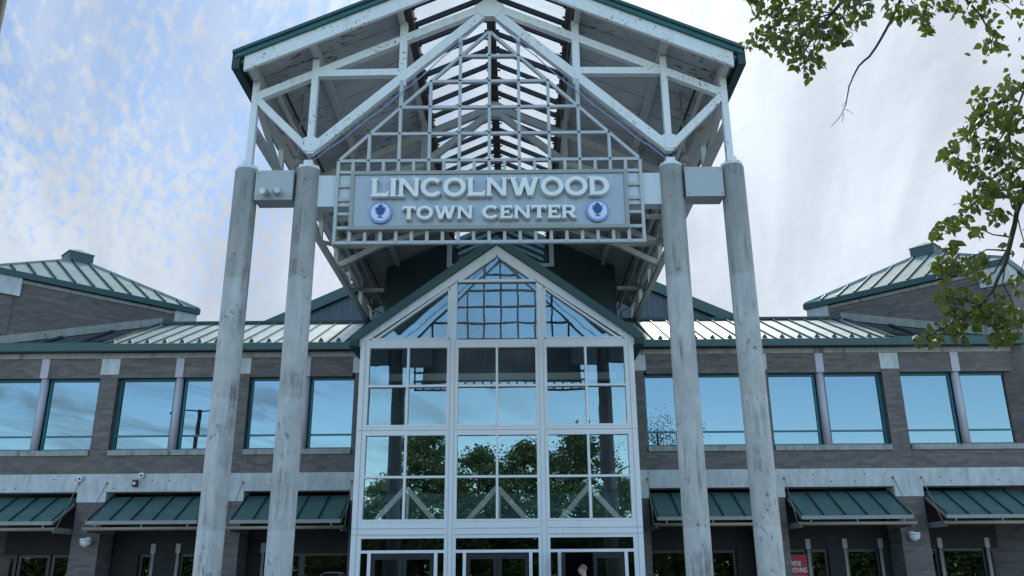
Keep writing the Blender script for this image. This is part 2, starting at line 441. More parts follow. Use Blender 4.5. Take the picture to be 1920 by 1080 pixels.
# storefronts: recessed wall, lintel with blocks, slim posts and dark glazing
YS = YB + .95
lt = MB(); bk = MB()
for s in (-1, 1):
    for a, b in ((4.36, 7.49), (8.31, 11.52), (12.34, 15.54)):
        x0, x1 = sorted((s * a, s * b)); lt.box(x0, x1, YS, YS + .3, 2.18, 3.5)
    for a, b in ((7.0, 7.49), (8.31, 8.42), (15.2, 15.54)):
        x0, x1 = sorted((s * a, s * b)); bk.box(x0, x1, YS - .01, YS + .3, 0, 2.18)
x0 = 10.0
bk.box(9.72, 10.25, YS - .01, YS + .3, 0, 2.18); bk.box(11.25, 11.52, YS - .012, YS + .3, 0, 2.18)
bk.box(-11.52, -10.75, YS - .01, YS + .3, 0, 2.18)
each(lt, 'storefront_lintel', 'brick_shaded', mall); each(bk, 'storefront_wall', 'brick_shaded', mall)
simple('shop_post', (.36, .35, .33), .5, 0, .15, 4)
def shopwin(x0, x1, mat='door_frame_dark', tr=[]): window(x0, x1, .03, 2.178, YS + .1, tr, mat, 'store_glass', .09, mall, 'shop_window')
for x0, x1 in ((4.36, 5.6), (5.6, 7.0), (8.42, 9.10), (9.16, 9.72), (10.25, 11.25), (12.34, 13.0), (13.08, 14.4), (14.48, 15.2),
               (-5.9, -4.36), (-7.0, -5.9), (-8.42, -7.49 - .82)): shopwin(*sorted((x0, x1)))
for x0, x1 in ((-9.55, -8.42), (-10.75, -10.35), (-13.35, -12.34), (-14.35, -13.4), (-15.2, -14.4)): shopwin(x0, x1, 'door_frame_red')
bk2 = MB().box(-10.3, -9.6, YS - .004, YS + .3, 0, 2.178); bk2.build('storefront_wall', 'brick_shaded', mall)
for x in (13.04, 14.44, 9.13, 10.22, 11.28, -7.05, -9.58, -10.32):
    pb = MB().tube([(x, YS + .02, 0), (x, YS + .02, 2.18)], .05, 14).build('shop_post', 'shop_post', mall, True)
    MB().box(x - .07, x + .07, YS - .03, YS + .2, 2.182, 2.46).build('post_block', 'shop_post', mall)

# wing roofs -------------------------------------------------------------
def roofz(y): return 8.27 + SL * (y - 25.18)
YR = 29.05
for s in (-1, 1):
    x0, x1 = 3.3, 12.1
    rf = MB()
    a, b = sorted((s * x0, s * x1))
    rf.hexa([(a, 25.2, roofz(25.2) - .12), (b, 25.2, roofz(25.2) - .12), (b, YR, roofz(YR) - .12), (a, YR, roofz(YR) - .12),
             (a, 25.2, roofz(25.2)), (b, 25.2, roofz(25.2)), (b, YR, roofz(YR)), (a, YR, roofz(YR))])
    ro = rf.build('wing_roof', 'roof_metal', mall)
    k = 0; x = 3.65
    se = MB(); sg = MB()
    while x < 12.0:
        se.bar((s * x, 25.22, roofz(25.22) + .025), (s * x, YR, roofz(YR) + .025), .035, .06)
        xc = s * (x + .27); zc = roofz(25.55) + .001
        sg.hexa([(xc - .09, 25.5, zc - .03), (xc + .09, 25.5, zc - .03), (xc + .09, 25.56, zc), (xc - .09, 25.56, zc),
                 (xc - .012, 25.5, zc + .1), (xc + .012, 25.5, zc + .1), (xc + .012, 25.56, zc + .1), (xc - .012, 25.56, zc + .1)])
        x += .54
    se.build('roof_seam', 'teal_dark', ro); each(sg, 'snow_guard', 'teal_dark', ro)
    a, b = sorted((s * 3.3, s * 16.2))
    MB().box(a, b, 25.08, 25.2, 8.072, 8.285).build('gutter', 'teal_trim', ro)
    a, b = sorted((s * 3.3, s * 12.2)); MB().box(a, b, YR - .12, YR + .12, roofz(YR) - .02, roofz(YR) + .075).build('ridge_cap', 'teal_dark', ro)
    # sloped glazing that fills the corner between roof and tower
    xe, ye = 15.9, 25.25
    P = lambda x, y, d=0: (s * x, y, roofz(y) + d)
    tri = [(12.12, 25.3), (15.72, 25.3), (12.12, 28.9)]
    g = MB().poly([P(*t, -.02) for t in (tri if s > 0 else tri[::-1])])
    g.poly([P(*t, -.05) for t in (tri[::-1] if s > 0 else tri)])
    go = g.build('corner_skylight', 'roof_glass', mall)
    gb = MB()
    gb.bar(P(12.14, 25.3, .02), P(12.14, 28.95, .02), .09, .1)
    for xx in (13.2, 14.3): gb.bar(P(xx, 25.3, .01), P(xx, 25.3 + (15.72 - xx), .01), .05, .07)
    gb.bar(P(12.1, 25.33, .012), P(15.7, 25.33, .012), .16, .06)
    gb.build('glazing_bar', 'teal_trim', go)
    fl = MB().bar(P(12.05, 29.0, .12), P(15.85, 25.2, .12), .07, .26); fl.build('flashing', 'coping_concrete', mall)

# clerestory wall behind the canopy and the wide gable further back --------
cw = MB()
zt = lambda x: 13.55 - SL * abs(x)
cw.prism_y([(-4.0, 7.6), (4.0, 7.6), (4.0, zt(4)), (1.86, zt(1.86)), (1.86, 11.77), (-1.86, 11.77), (-1.86, zt(1.86)), (-4.0, zt(4))], 28.0, 28.2)
cw.box(-4.0, -3.8, 28.2, 34, 7.6, zt(4)); cw.box(3.8, 4.0, 28.2, 34, 7.6, zt(4))
cw.build('clerestory_wall', 'clerestory_metal', mall)
f = MB()
zt2 = lambda x: zt(x) - .05
f.prism_y([(-1.88, 11.72), (1.88, 11.72), (1.88, 11.84), (-1.88, 11.84)], 27.95, 28.25)
for s in (-1, 1): a, b = sorted((s * 1.72, s * 1.88)); f.prism_y([(a, 11.842), (b, 11.842), (b, zt2(b)), (a, zt2(a))], 27.953, 28.25)
fo = f.build('clerestory_window', 'entrance_frame_paint', mall)
MB().prism_y([(-1.72, 11.842), (1.72, 11.842), (1.72, zt2(1.72)), (0, zt2(0)), (-1.72, zt2(1.72))], 28.09, 28.10).build('pane', 'store_glass', fo)
gz = lambda x: 15.72 - SL * abs(x)
MB().prism_y([(-11, 8), (11, 8), (11, gz(11)), (0, gz(0)), (-11, gz(11))], 34.0, 34.3).build('gable_wall', 'gable_metal', mall)
gt = MB()
for s in (-1, 1): gt.bar((s * 11.2, 33.95, gz(11.2) + .1), (s * .01, 33.95, gz(.01) + .1), .35, .42)
each(gt, 'gable_trim', 'teal_trim', mall)
mr = MB()
for s in (-1, 1): mr.bar((s * 11.1, 44, gz(11.1) + .06), (s * .02, 44, gz(.02) + .06), 19.6, .1)
mr.build('gable_roof', 'canopy_roof_green', mall)

# ------------------------------------------------------------------ corner towers
def tower(s, label):
    C = Vector((s * 15.93, 25.22)); d = Vector((-s, 1)).normalized(); e = Vector((s, 1)).normalized(); S = 6.55
    P = lambda a, b, z: (C.x + d.x * a + e.x * b, C.y + d.y * a + e.y * b, z)      # a along the face towards the entrance, b along the outer face
    t = thing('corner_tower', (C.x + d.x * S / 2 + e.x * S / 2, C.y + d.y * S / 2 + e.y * S / 2, 0), label, 'tower', 'brick corner towers of the shopping center')
    def blk(mb, a0, a1, b0, b1, z0, z1):
        pts = [(a0, b0), (a1, b0), (a1, b1), (a0, b1)]
        if s > 0: pts = pts[::-1]
        q = [P(a, b, z0) for a, b in pts]; u = [P(a, b, z1) for a, b in pts]
        # keep the ring counter-clockwise from above
        if (Vector(q[1]) - Vector(q[0])).cross(Vector(q[2]) - Vector(q[1])).z < 0: q.reverse(); u.reverse()
        mb.hexa(q + u)
    wl = MB(); blk(wl, 0, S, 0, S, 0, 10.5); blk(wl, -.05, .62, -.05, .62, 0, 10.04); wl.build('wall', 'brick_grey', t)
    k = MB(); blk(k, -.03, S + .03, -.03, S + .03, 10.5, 10.62); k.build('concrete_coping', 'coping_concrete', t)
    k = MB(); blk(k, -.11, .78, -.11, .78, 10.042, 10.64); k.build('corner_block', 'block_concrete', t)
    k = MB(); blk(k, S - .72, S + .08, -.08, .72, 9.9, 10.64); k.build('corner_block', 'block_concrete', t)
    k = MB(); blk(k, -.16, S + .16, -.16, S + .16, 10.642, 10.84); k.build('eave_trim', 'teal_trim', t)
    # hipped roof with standing seams
    rf = MB(); h = S / 2; o = .1; top = .38; z0, z1 = 10.842, 12.62
    ring0 = [(-o, -o), (S + o, -o), (S + o, S + o), (-o, S + o)]; ring1 = [(h - top, h - top), (h + top, h - top), (h + top, h + top), (h - top, h + top)]
    for i in range(4):
        jn = (i + 1) % 4; q = [P(*ring0[i], z0), P(*ring0[jn], z0), P(*ring1[jn], z1), P(*ring1[i], z1)]
        if s > 0: q.reverse()
        rf.poly(q)
    ro = rf.build('hipped_roof', 'tower_roof_metal', t)
    se = MB(); hp = MB()
    for i in range(4):
        A0 = Vector(ring0[i]); A1 = Vector(ring0[(i + 1) % 4]); B0 = Vector(ring1[i]); B1 = Vector(ring1[(i + 1) % 4])
        nrm = (B0 + B1 - A0 - A1).normalized(); run = ((B0 + B1) / 2 - (A0 + A1) / 2).length; tn = (A1 - A0).normalized(); Lh = (A1 - A0).length
        n = 11
        for q in range(1, n):
            u = Lh * q / n; reach = min(u, Lh - u, run) if top == 0 else min(min(u, Lh - u) * run / ((Lh - 2 * top) / 2), run)
            p0 = A0 + tn * u + nrm * .02; p1 = A0 + tn * u + nrm * (reach - .02)
            zz = lambda r: z0 + (z1 - z0) * r / run + .03
            se.bar(P(p0.x, p0.y, zz(.02)), P(p1.x, p1.y, zz(reach - .02)), .045, .07)
        hp.bar(P(A0.x, A0.y, z0 + .02), P(B0.x, B0.y, z1 + .02), .12, .08)
    se.build('roof_seam', 'teal_dark', ro); hp.build('hip_cap', 'tower_roof_metal', ro)
    k = MB(); blk(k, h - .43, h + .43, h - .43, h + .43, 12.5, 12.98); ko = k.build('roof_cap', 'teal_trim', t)
    k = MB(); cc = P(h, h, 13.25)
    q = [P(h - .47, h - .47, 12.982), P(h + .47, h - .47, 12.982), P(h + .47, h + .47, 12.982), P(h - .47, h + .47, 12.982)]
    if s > 0: q.reverse()
    for i in range(4): k.poly([q[i], q[(i + 1) % 4], cc])
    k.poly(q[::-1]); k.build('cap_roof', 'tower_roof_metal', ko)
tower(-1, 'brick corner tower with hipped green roof, wholly clear of leaves, leftmost in the view')
tower(1, 'brick corner tower with hipped green roof, partly hidden by the leafy branch')

# ------------------------------------------------------------------ entrance vestibule
ves = thing('entrance_vestibule', (0, YG, 0), 'glazed white framed entrance porch with steep gable and three doorways', 'entrance')
GS = .735
ga = lambda x: 10.2 - GS * abs(x)                                  # outer edge of the white gable frame
fr = MB()
D0, D1 = YG, YG + .16
for s in (-1, 1):
    a, b = sorted((s * 3.44, s * 3.64)); fr.box(a, b, D0, D1, 0, 7.34)
    a, b = sorted((s * 1.08, s * 1.27)); fr.box(a, b, D0 - .004, D1, 0, 7.34)
    fr.prism_y([(s * 1.08, 7.502), (s * 1.27, 7.502), (s * 1.27, ga(1.27) - .28), (s * 1.08, ga(1.08) - .28)][::s], D0 - .004, D1)
    n = 3.72
    fr.prism_y([(s * 3.44, 7.502), (s * n, 7.502), (0, ga(0)), (0, ga(0) - .28)][::s], D0 - .01, D1 + .01)
fr.box(-3.68, 3.68, D0 - .006, D1, 7.342, 7.50)
for z0, z1 in ((5.01, 5.17), (2.47, 2.80)):
    for a, b in ((-3.44, -1.27), (-1.08, 1.08), (1.27, 3.44)): fr.box(a, b, D0 + .001, D1 - .001, z0, z1)
vf = fr.build('white_frame', 'entrance_frame_paint', ves)
ln = MB()                                                          # dark joints in the cover plates
for z in (5.09, 2.635, 2.49):
    for a, b in ((-3.64, -1.27), (-1.08, 1.08), (1.27, 3.64)): ln.box(a, b, D0 - .008, D0 + .002, z - .008, z + .008)
for x in (-3.5, -1.12, -1.23, 1.12, 1.23, 3.5): ln.box(x - .006, x + .006, D0 - .009, D0 + .002, 0, 7.5)
ln.build('joint_line', 'galvanised', vf)
# glazing bars and panes: three bays, two lights wide, two high in each storey
bars = MB(); fw = .055
bays = ((-3.44, -1.27), (-1.08, 1.08), (1.27, 3.44))
def pane(x0, x1, z0, z1, y=YG + .085, gl='entrance_glass', nm='pane', par=None):
    return glass_box(x0, x1, y, y + .012, z0, z1).build(nm, gl, par or ves)
for a, b in bays:
    m = (a + b) / 2
    for z0, z1, zm in ((5.172, 7.340, 6.25), (2.802, 5.008, 3.90)):
        bars.box(a, a + fw, D0 - .012, D0 + .12, z0, z1); bars.box(b - fw, b, D0 - .012, D0 + .12, z0, z1)
        bars.box(a + fw, b - fw, D0 - .011, D0 + .119, z0, z0 + fw); bars.box(a + fw, b - fw, D0 - .011, D0 + .119, z1 - fw, z1)
        bars.box(m - .03, m + .03, D0 - .02, D0 + .118, z0 + fw, z1 - fw)
        for p, q in ((a + fw, m - .03), (m + .03, b - fw)):
            bars.box(p, q, D0 - .014, D0 + .117, zm - .028, zm + .028)
            pane(p, q, z0 + fw, zm - .028); pane(p, q, zm + .028, z1 - fw)
# gable lights
zi = lambda x: ga(x) - .30
bars.box(-1.08, 1.08, D0 - .01, D0 + .12, 9.13, 9.20)
MB().box(-1.08, 1.08, YG + .085, YG + .097, 7.504, 9.13).build('pane', 'entrance_glass', ves)
MB().prism_y([(-1.08, 9.2), (1.08, 9.2), (.02, zi(.02)), (-.02, zi(.02))], YG + .085, YG + .097).build('pane', 'entrance_glass', ves)
for s in (-1, 1):
    MB().prism_y([(s * 1.27, 7.504), (s * 3.42, 7.504), (s * 1.27, zi(1.27))][::s], YG + .085, YG + .097).build('pane', 'entrance_glass', ves)
    bars.bar((s * 1.30, D0 + .05, 7.53), (s * 3.36, D0 + .05, 7.53), .13, .05); bars.box(*sorted((s * 1.272, s * 1.33)), D0 - .008, D0 + .11, 7.555, zi(1.33) - .02)
    bars.bar((s * 3.34, D0 + .05, zi(3.34) + .01), (s * 1.30, D0 + .05, zi(1.30) + .01), .135, .05)
    bars.bar((s * 1.06, D0 + .05, zi(1.06) + .01), (s * .03, D0 + .05, zi(.03) + .01), .133, .05)
bars.build('glazing_bars', 'entrance_frame_paint', ves)
# transom lights and door sets
for i, (a, b) in enumerate(bays):
    f = MB()
    f.box(a, a + .05, D0 + .002, D1 - .01, 0, 2.468); f.box(b - .05, b, D0 + .002, D1 - .01, 0, 2.468)
    f.box(a + .05, b - .05, D0 + .003, D1 - .011, 2.40, 2.467); f.box(a + .05, b - .05, D0 + .003, D1 - .011, 2.05, 2.12)
    dl, dr = a + .31, b - .29
    f.box(dl - .08, dl, D0 - .002, D1 - .012, 0, 2.049); f.box(dr, dr + .08, D0 - .002, D1 - .012, 0, 2.049)
    fo = f.build('door_frame', 'entrance_frame_paint', ves)
    pane(a + .05, b - .05, 2.121, 2.399, gl='store_glass', par=fo)
    pane(a + .05, dl - .08, .02, 2.049, gl='store_glass', par=fo); pane(dr + .08, b - .05, .02, 2.049, gl='store_glass', par=fo)
    mid = (dl + dr) / 2
    for h0, h1, side in ((dl + .004, mid - .004, -1), (mid + .004, dr - .004, 1)):
        W = h1 - h0; op = (i == 2 and side < 0)
        dm = MB(); T = .05
        if op:                                                     # the open leaf stands at right angles to the front
            y0 = YG - .02 - W
            dm.box(h0, h0 + T, y0, y0 + .11, .01, 2.04); dm.box(h0, h0 + T, y0 + W - .11, y0 + W, .01, 2.04); dm.box(h0 + .001, h0 + T - .001, y0 + .11, y0 + W - .11, .01, .26); dm.box(h0 + .001, h0 + T - .001, y0 + .11, y0 + W - .11, 1.92, 2.04)
            do = dm.build('door', 'door_frame_dark', ves)
            MB().box(h0 + .02, h0 + .03, y0 + .11, y0 + W - .11, .26, 1.92).build('pane', 'store_glass', do)
            MB().tube([(h0 + T + .05, y0 + .07, .85), (h0 + T + .05, y0 + .07, 1.25)], .014, 8).build('handle', 'galvanised', do)
        else:
            y0 = YG + .05
            dm.box(h0, h0 + .1, y0, y0 + T, .01, 2.04); dm.box(h1 - .1, h1, y0, y0 + T, .01, 2.04); dm.box(h0 + .1, h1 - .1, y0 + .001, y0 + T - .001, .01, .26); dm.box(h0 + .1, h1 - .1, y0 + .001, y0 + T - .001, 1.90, 2.04)
            do = dm.build('door', 'door_frame_dark', ves)
            MB().box(h0 + .1, h1 - .1, y0 + .02, y0 + .03, .26, 1.90).build('pane', 'store_glass', do)
            hx = h1 - .05 if side < 0 else h0 + .05
            MB().tube([(hx, y0 - .05, .85), (hx, y0 - .05, 1.25)], .014, 8).build('handle', 'galvanised', do)
# vestibule side walls, roof, inside
sw = MB()
for s in (-1, 1):
    a, b = sorted((s * 3.46, s * 3.62)); sw.box(a, b, YG + .17, YB + .1, 0, 7.33)
each(sw, 'side_wall', 'interior_green', ves)
vr = MB()
for s in (-1, 1):
    p0 = Vector((s * 3.85, 0, ga(3.85) + .145)); p1 = Vector((s * .004, 0, ga(0) + .145))
    vr.bar((p0.x, (YG - .12 + 28.0) / 2, p0.z), (p1.x, (YG - .12 + 28.0) / 2, p1.z), 28.0 - YG + .12 + j(0), .20)
vr.build('gable_roof', 'teal_trim', ves)
gu = MB()
for s in (-1, 1): a, b = sorted((s * 3.70, s * 3.92)); gu.box(a, b, YG - .13, 25.06, 7.32, 7.50)
each(gu, 'gutter', 'teal_dark', ves)
it = MB()
it.box(-3.44, 3.44, 24.0, 24.12, 2.62, 3.62)
it.box(-3.44, 3.44, 22.6, 24.0, 2.60, 2.66)
it.hexa([(-3.44, 22.9, 2.70), (3.44, 22.9, 2.70), (3.44, 23.0, 2.70), (-3.44, 23.0, 2.70), (-3.44, 23.6, 3.62), (3.44, 23.6, 3.62), (3.44, 23.7, 3.62), (-3.44, 23.7, 3.62)])
it.build('inner_soffit', 'interior_green', ves)
br = MB()
for a, b in bays:
    m = (a + b) / 2
    for s in (-1, 1): br.bar((m + s * .92, 22.4, 2.66), (m + s * .012, 22.4, 3.66), j(.1), .13)
    br.bar((m + .05, 22.4, 2.66), (m + .05, 22.4, 3.56), j(.06), .06, (1, 0, 0))
each(br, 'inner_brace', 'interior_white', ves)
bm_ = MB()
bm_.box(-3.44, 3.44, 24.3, 24.5, 6.9, 7.1)
bm_.build('inner_beam', 'interior_white', ves)
iw = MB(); iw.box(-4, 4, 31.0, 31.1, 0, 9.5); iw.box(-4.1, -4.0, YB + .6, 31, 0, 7.5); iw.box(4.0, 4.1, YB + .6, 31, 0, 7.5)
each(iw, 'lobby_wall', 'interior_dark', ves)
MB().box(-3.44, 3.44, YG + .17, 31, .002, .02).build('lobby_floor', 'interior_floor', ves)

# ------------------------------------------------------------------ canopy
can = thing('entrance_canopy', (0, YC, 9.3), 'white steel trussed canopy with open skylight ridge and green roof edge above the entrance', 'canopy')
FY, BYE = 14.68, 31.7
zd = lambda x: 13.64 - SL * abs(x)                                 # underside of the deck
def slope_prism(mb, x0, x1, off0, off1, y0, y1):
    """strip of roof between |x| = x0 and x1 on both sides"""
    for s in (-1, 1):
        q = [(s * x0, zd(x0) + off0), (s * x1, zd(x1) + off0), (s * x1, zd(x1) + off1), (s * x0, zd(x0) + off1)]
        if s < 0: q = q[::-1]
        mb.prism_y(q, y0, y1)
for s in (-1, 1):
    q = lambda x0, x1, a, b: [(s * x0, zd(x0) + a), (s * x1, zd(x1) + a), (s * x1, zd(x1) + b), (s * x0, zd(x0) + b)][::s]
    do = MB().prism_y(q(1.74, 5.0, 0, .05), FY + .08, BYE).build('roof_deck', 'deck_paint', can)
    MB().prism_y(q(1.74, 5.08, .055, .16), FY - .06, BYE + .05).build('roof_sheet', 'canopy_roof_green', do)
    MB().prism_y(q(0, 4.90, -.27, .052), FY, FY + .075).build('fascia', 'white_paint', can)
    MB().prism_y(q(0, 5.12, .162, .235), FY - .10, FY + .1).build('rake_trim', 'teal_trim', can)
    g = MB(); a, b = sorted((s * 4.98, s * 5.13)); z = zd(5.1)
    g.box(a, b, FY - .04, BYE, z - .16, z + .15); g.build('gutter', 'teal_dark', can)
    for x in (4.8, 3.6, 1.84):
        MB().box(s * x - .06, s * x + .06, FY + .076, 27.98, zd(x) - .23, zd(x) - .002).build('purlin', 'back_truss_paint', can)
    # dark edge beam of the skylight with its bolt heads
    eb = MB().box(s * 1.66 - .05, s * 1.66 + .05, FY + .077, 27.98, zd(1.66) - .22, zd(1.66) + .05).build('skylight_edge_beam', 'old_timber', can)
    bo = MB(); y = 15.0
    while y < 27.8:
        bo.tube([(s * 1.61, y, zd(1.66) - .1), (s * 1.55, y, zd(1.66) - .1)], .022, 6)
        bo.tube([(s * .10, y + .1, zd(0) - .16), (s * .17, y + .1, zd(0) - .16)], .022, 6); y += .33
    bo.build('bolt_head', 'dark_bar', eb)
    gl = MB().prism_y(q(.05, 1.70, .075, .085), FY + .08, 27.98).build('skylight_glass', 'skylight_glass', can)
    y = 15.02
    while y < 27.9:
        MB().bar((s * .07, y, zd(.07) - .03), (s * 1.62, y, zd(1.62) - .03), j(.055), j(.10)).build('glazing_bar', 'dark_bar', can); y += .655
MB().box(-.1, .1, FY + .08, 27.97, zd(0) - .30, zd(0) + .06).build('ridge_beam', 'old_timber', can)

TY = [YC + 4.15 * k for k in range(3)]
def truss(y, first):
    t = MB(); T = .13
    A = lambda s, x, z: (s * x, y, z)
    mem = []
    for s in (-1, 1):
        n1, n2, n3, n4, n5 = A(s, 4.8, 10.85), A(s, 3.6, 9.62), A(s, 3.6, 11.40), A(s, 1.8, 12.22), A(s, 1.8, 11.42)
        ap = A(s, .02, 13.03)
        mem += [(n1, ap, .17)]
        if first:
            mem += [(n1, n2, .15), (n2, A(s, .1, 12.86), .19), (n3, n5, .15), (A(s, 3.6, 9.55), A(s, 3.6, 11.73), .13), (A(s, 1.8, 11.1), A(s, 1.8, 12.62), .15), (A(s, 4.8, 9.3), A(s, 4.8, 11.22), .13)]
        else:
            A0, C0 = A(s, 4.8, 10.16), A(s, 3.6, 10.80)
            mem += [(A0, C0, .16), (C0, n5, .16), (n5, A(s, .1, 12.86), .16), (n1, C0, .13), (C0, A(s, 3.6, 11.75), .13), (n5, A(s, 1.8, 12.62), .13), (A0, A(s, 4.8, 11.2), .13)]
    for a, b, h in mem:
        up = (0, 0, 1) if abs(a[0] - b[0]) > .01 else (1, 0, 0)
        t.bar(a, b, j(T), h, up)
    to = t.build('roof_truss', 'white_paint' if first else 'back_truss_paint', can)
    g = MB()
    pts = [(.30, 13.02), (.25, 12.86), (.14, 12.74), (-.14, 12.74), (-.25, 12.86), (-.30, 13.02), (-.1, 13.16), (.1, 13.16)]
    g.prism_y(pts[::-1], y - .088, y + .088)
    if first:
        for s in (-1, 1):
            c = []
            for k in range(14): c.append((s * 3.6 + .21 * math.cos(2 * math.pi * k / 14), 9.76 + .17 * math.sin(2 * math.pi * k / 14)))
            g.prism_y(c, y - .086, y + .086)
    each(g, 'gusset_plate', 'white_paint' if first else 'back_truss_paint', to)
for k, y in enumerate(TY): truss(y, k == 0)
for s in (-1, 1):                                                  # long trusses down both sides
    t = MB(); zt_, zb = 10.86, 10.16; ys = [YC + 2.075 * k for k in range(8)]
    t.bar((s * 4.8, YC, zt_), (s * 4.8, 30.2, zt_), .15, .15); t.bar((s * 4.8, YC, zb), (s * 4.8, 30.2, zb), .145, .145)
    for k, y in enumerate(ys):
        if k: t.bar((s * 4.8, y, zb), (s * 4.8, y, zd(4.8) - .2), j(.11), .11, (0, 1, 0))
        if k < 7: t.bar((s * 4.8, y, zt_ if k % 2 == 0 else zb), (s * 4.8, ys[k + 1], zb if k % 2 == 0 else zt_), j(.10), .1)
    for k in (3, 6): t.bar((s * 4.8, ys[k] + .03, zt_ - .03), (s * 4.02, ys[k] + .03, zt_ - .03), .1, .12)
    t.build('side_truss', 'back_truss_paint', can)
    MB().tube([(s * 4.5, 15.6, 11.22), (s * 4.5, 31.4, 11.22)], .05, 10).build('conduit', 'back_truss_paint', can, True)
    MB().tube([(s * 4.36, 15.4, 11.3), (s * 4.36, 31.2, 11.3)], .03, 8).build('conduit', 'dark_bar', can, True)
    dp = MB().tube([(s * 4.95, 29.2, 11.0), (s * 4.7, 29.3, 10.6), (s * 4.35, 29.5, 10.5), (s * 4.35, 29.5, 9.9)], .055, 10); dp.build('downpipe', 'back_truss_paint', can, True)

# columns and the box beams between their heads ----------------------------
for x, lab in ((-4.82, 'weathered round concrete column, outermost on the left of the entrance'), (-3.6, 'weathered round concrete column just left of the sign, inner of its pair'),
               (3.6, 'weathered round concrete column just right of the sign, inner of its pair'), (4.82, 'weathered round concrete column, outermost on the right of the entrance')):
    c = thing('concrete_column', (x, YC, 0), lab, 'column', 'concrete columns carrying the canopy')
    rr = .232
    prof = [(rr, 0)]
    for z in (2.3, 4.6, 6.9): prof += [(rr, z - .012), (rr - .006, z), (rr, z + .012)]
    prof += [(rr, 9.17), (rr - .012, 9.20)]
    MB().lathe(prof, (x, YC, 0), 40).build('shaft', 'column_concrete', c, True)
    k = MB(); pts = []
    rnd = random.Random(int(x * 100))
    n = 22
    for z0, z1, r0 in ((9.202, 9.27, .215),):
        rad = [r0 + rnd.uniform(-.018, .012) for _ in range(n)]
        b = len(k.v)
        for z, f in ((z0, 1), (z1, .96)):
            for i in range(n): t_ = 2 * math.pi * i / n; k.v.append((x + rad[i] * f * math.cos(t_), YC + rad[i] * f * math.sin(t_), z + (rnd.uniform(-.012, .012) if f < 1 else 0)))
        for i in range(n): q_ = (i + 1) % n; k.f.append((b + i, b + q_, b + n + q_, b + n + i))
        k.f.append(tuple(b + n + i for i in range(n))); k.f.append(tuple(b + i for i in reversed(range(n))))
    k.box(x - .09, x + .09, YC - .09, YC + .09, 9.255, 9.40)
    k.build('cap_plate', 'white_paint', c)
simple('tie_beam_grey', (.40, .42, .43), .5, .25, .16, 4)
simple('tie_beam_blue', (.60, .64, .68), .45, .1, .1, 2)
for s in (-1, 1):
    a, b = sorted((s * 3.84, s * 4.58))
    o = MB().box(a, b, YC - .18, YC + .22, 8.50, 9.13).build('tie_beam', 'tie_beam_grey', can)
    sc = MB()
    for xx in (a + .04, b - .04):
        for zz in (8.56, 9.07): sc.tube([(xx, YC - .185, zz), (xx, YC - .17, zz)], .012, 6)
    sc.build('screw', 'dark_bar', o)
    a, b = sorted((s * 2.4, s * 3.385)); MB().box(a, b, YC - .05, YC + .2, 8.40, 9.07).build('tie_beam', 'tie_beam_blue', can)
# string cable slung under each long diagonal
for s in (-1, 1):
    pts = []
    for k in range(13):
        u = k / 12; pts.append((s * (3.5 - 3.35 * u), YC - .14, 9.50 + 3.2 * u - .16 - .10 * math.sin(math.pi * u) + .02 * math.sin(k * 2.3)))
    c = MB().tube(pts, .012, 6)
    for k in range(1, 12, 2): c.tube([pts[k], (pts[k][0] + s * -.03, YC - .12, pts[k][2] + .14)], .006, 5)
    tag(c.build('string_cable', 'blue_cable', None, True), 'thin pale cable strung below the ' + ('left' if s < 0 else 'right') + ' long diagonal of the front truss', 'cable')

# ------------------------------------------------------------------ sign
sign = thing('entrance_sign', (0, YC - .1, 7.63), 'metal entrance sign with raised letters, two round emblems and a gabled trellis', 'sign')
SY = YC - .06
g = MB(); Bw = .062
def gbar(a, b, hor): g.bar((a[0], SY, a[1]), (b[0], SY, b[1]), j(.068 if hor else .09), Bw, (0, 0, 1) if hor else (1, 0, 0))
TOP, BOT = 9.365, 7.62
for z in (TOP, BOT): gbar((-3.03, z), (3.03, z), True)
for x in (-2.99, 2.99): gbar((x, BOT), (x, TOP), False)
for k in range(-9, 10):
    x = .3 * k
    gbar((x, TOP - .34), (x, TOP), False) if k % 2 else gbar((x, TOP - .34), (x, TOP + max(0, .6 * (5 - abs(k) // 2))), False)
    gbar((x, BOT), (x, BOT + .27), False)
for s in (-1, 1):
    for k in range(1, 6): z = BOT + .01 + k * .297; gbar((s * 2.68, z), (s * 2.99, z), True)
for k in range(1, 5): h = 3.0 - .6 * k; gbar((-h, TOP + .6 * k), (h, TOP + .6 * k), True)
for s in (-1, 1): gbar((s * 2.97, TOP + .03), (s * .01, TOP + 2.99), True)
go = g.build('trellis', 'galvanised', sign)
bn = MB()
for k in range(0, 6):
    for i in range(-(5 - k), 6 - k): bn.tube([(.6 * i, SY - .062, TOP + .6 * k), (.6 * i, SY - .045, TOP + .6 * k)], .022, 8)
bn.build('bolt_head', 'dark_bar', go)
hg = MB()
for s in (-1, 1):
    for x, z0, z1 in ((.6, TOP + 2.35, TOP + 2.86), (1.8, TOP + 1.18, 11.2)): hg.bar((s * x, SY - .01, z0), (s * x, SY - .01, z1), .06, .08, (1, 0, 0))
each(hg, 'hanger', 'galvanised', sign)
PX0, PX1, PZ0, PZ1 = -2.71, 2.71, 7.85, 9.09
f = MB(); y0, y1 = YC - .20, YC - .02; q_ = .075
f.box(PX0, PX0 + q_, y0, y1, PZ0, PZ1); f.box(PX1 - q_, PX1, y0, y1, PZ0, PZ1); f.box(PX0 + q_, PX1 - q_, y0 + .002, y1, PZ0, PZ0 + q_); f.box(PX0 + q_, PX1 - q_, y0 + .002, y1, PZ1 - q_, PZ1)
f.build('panel_frame', 'sign_frame_metal', sign)
po = MB().box(PX0 + q_, -.003, YC - .165, YC - .04, PZ0 + q_, PZ1 - q_).box(.003, PX1 - q_, YC - .165, YC - .04, PZ0 + q_, PZ1 - q_).build('panel', 'sign_panel_metal', sign)

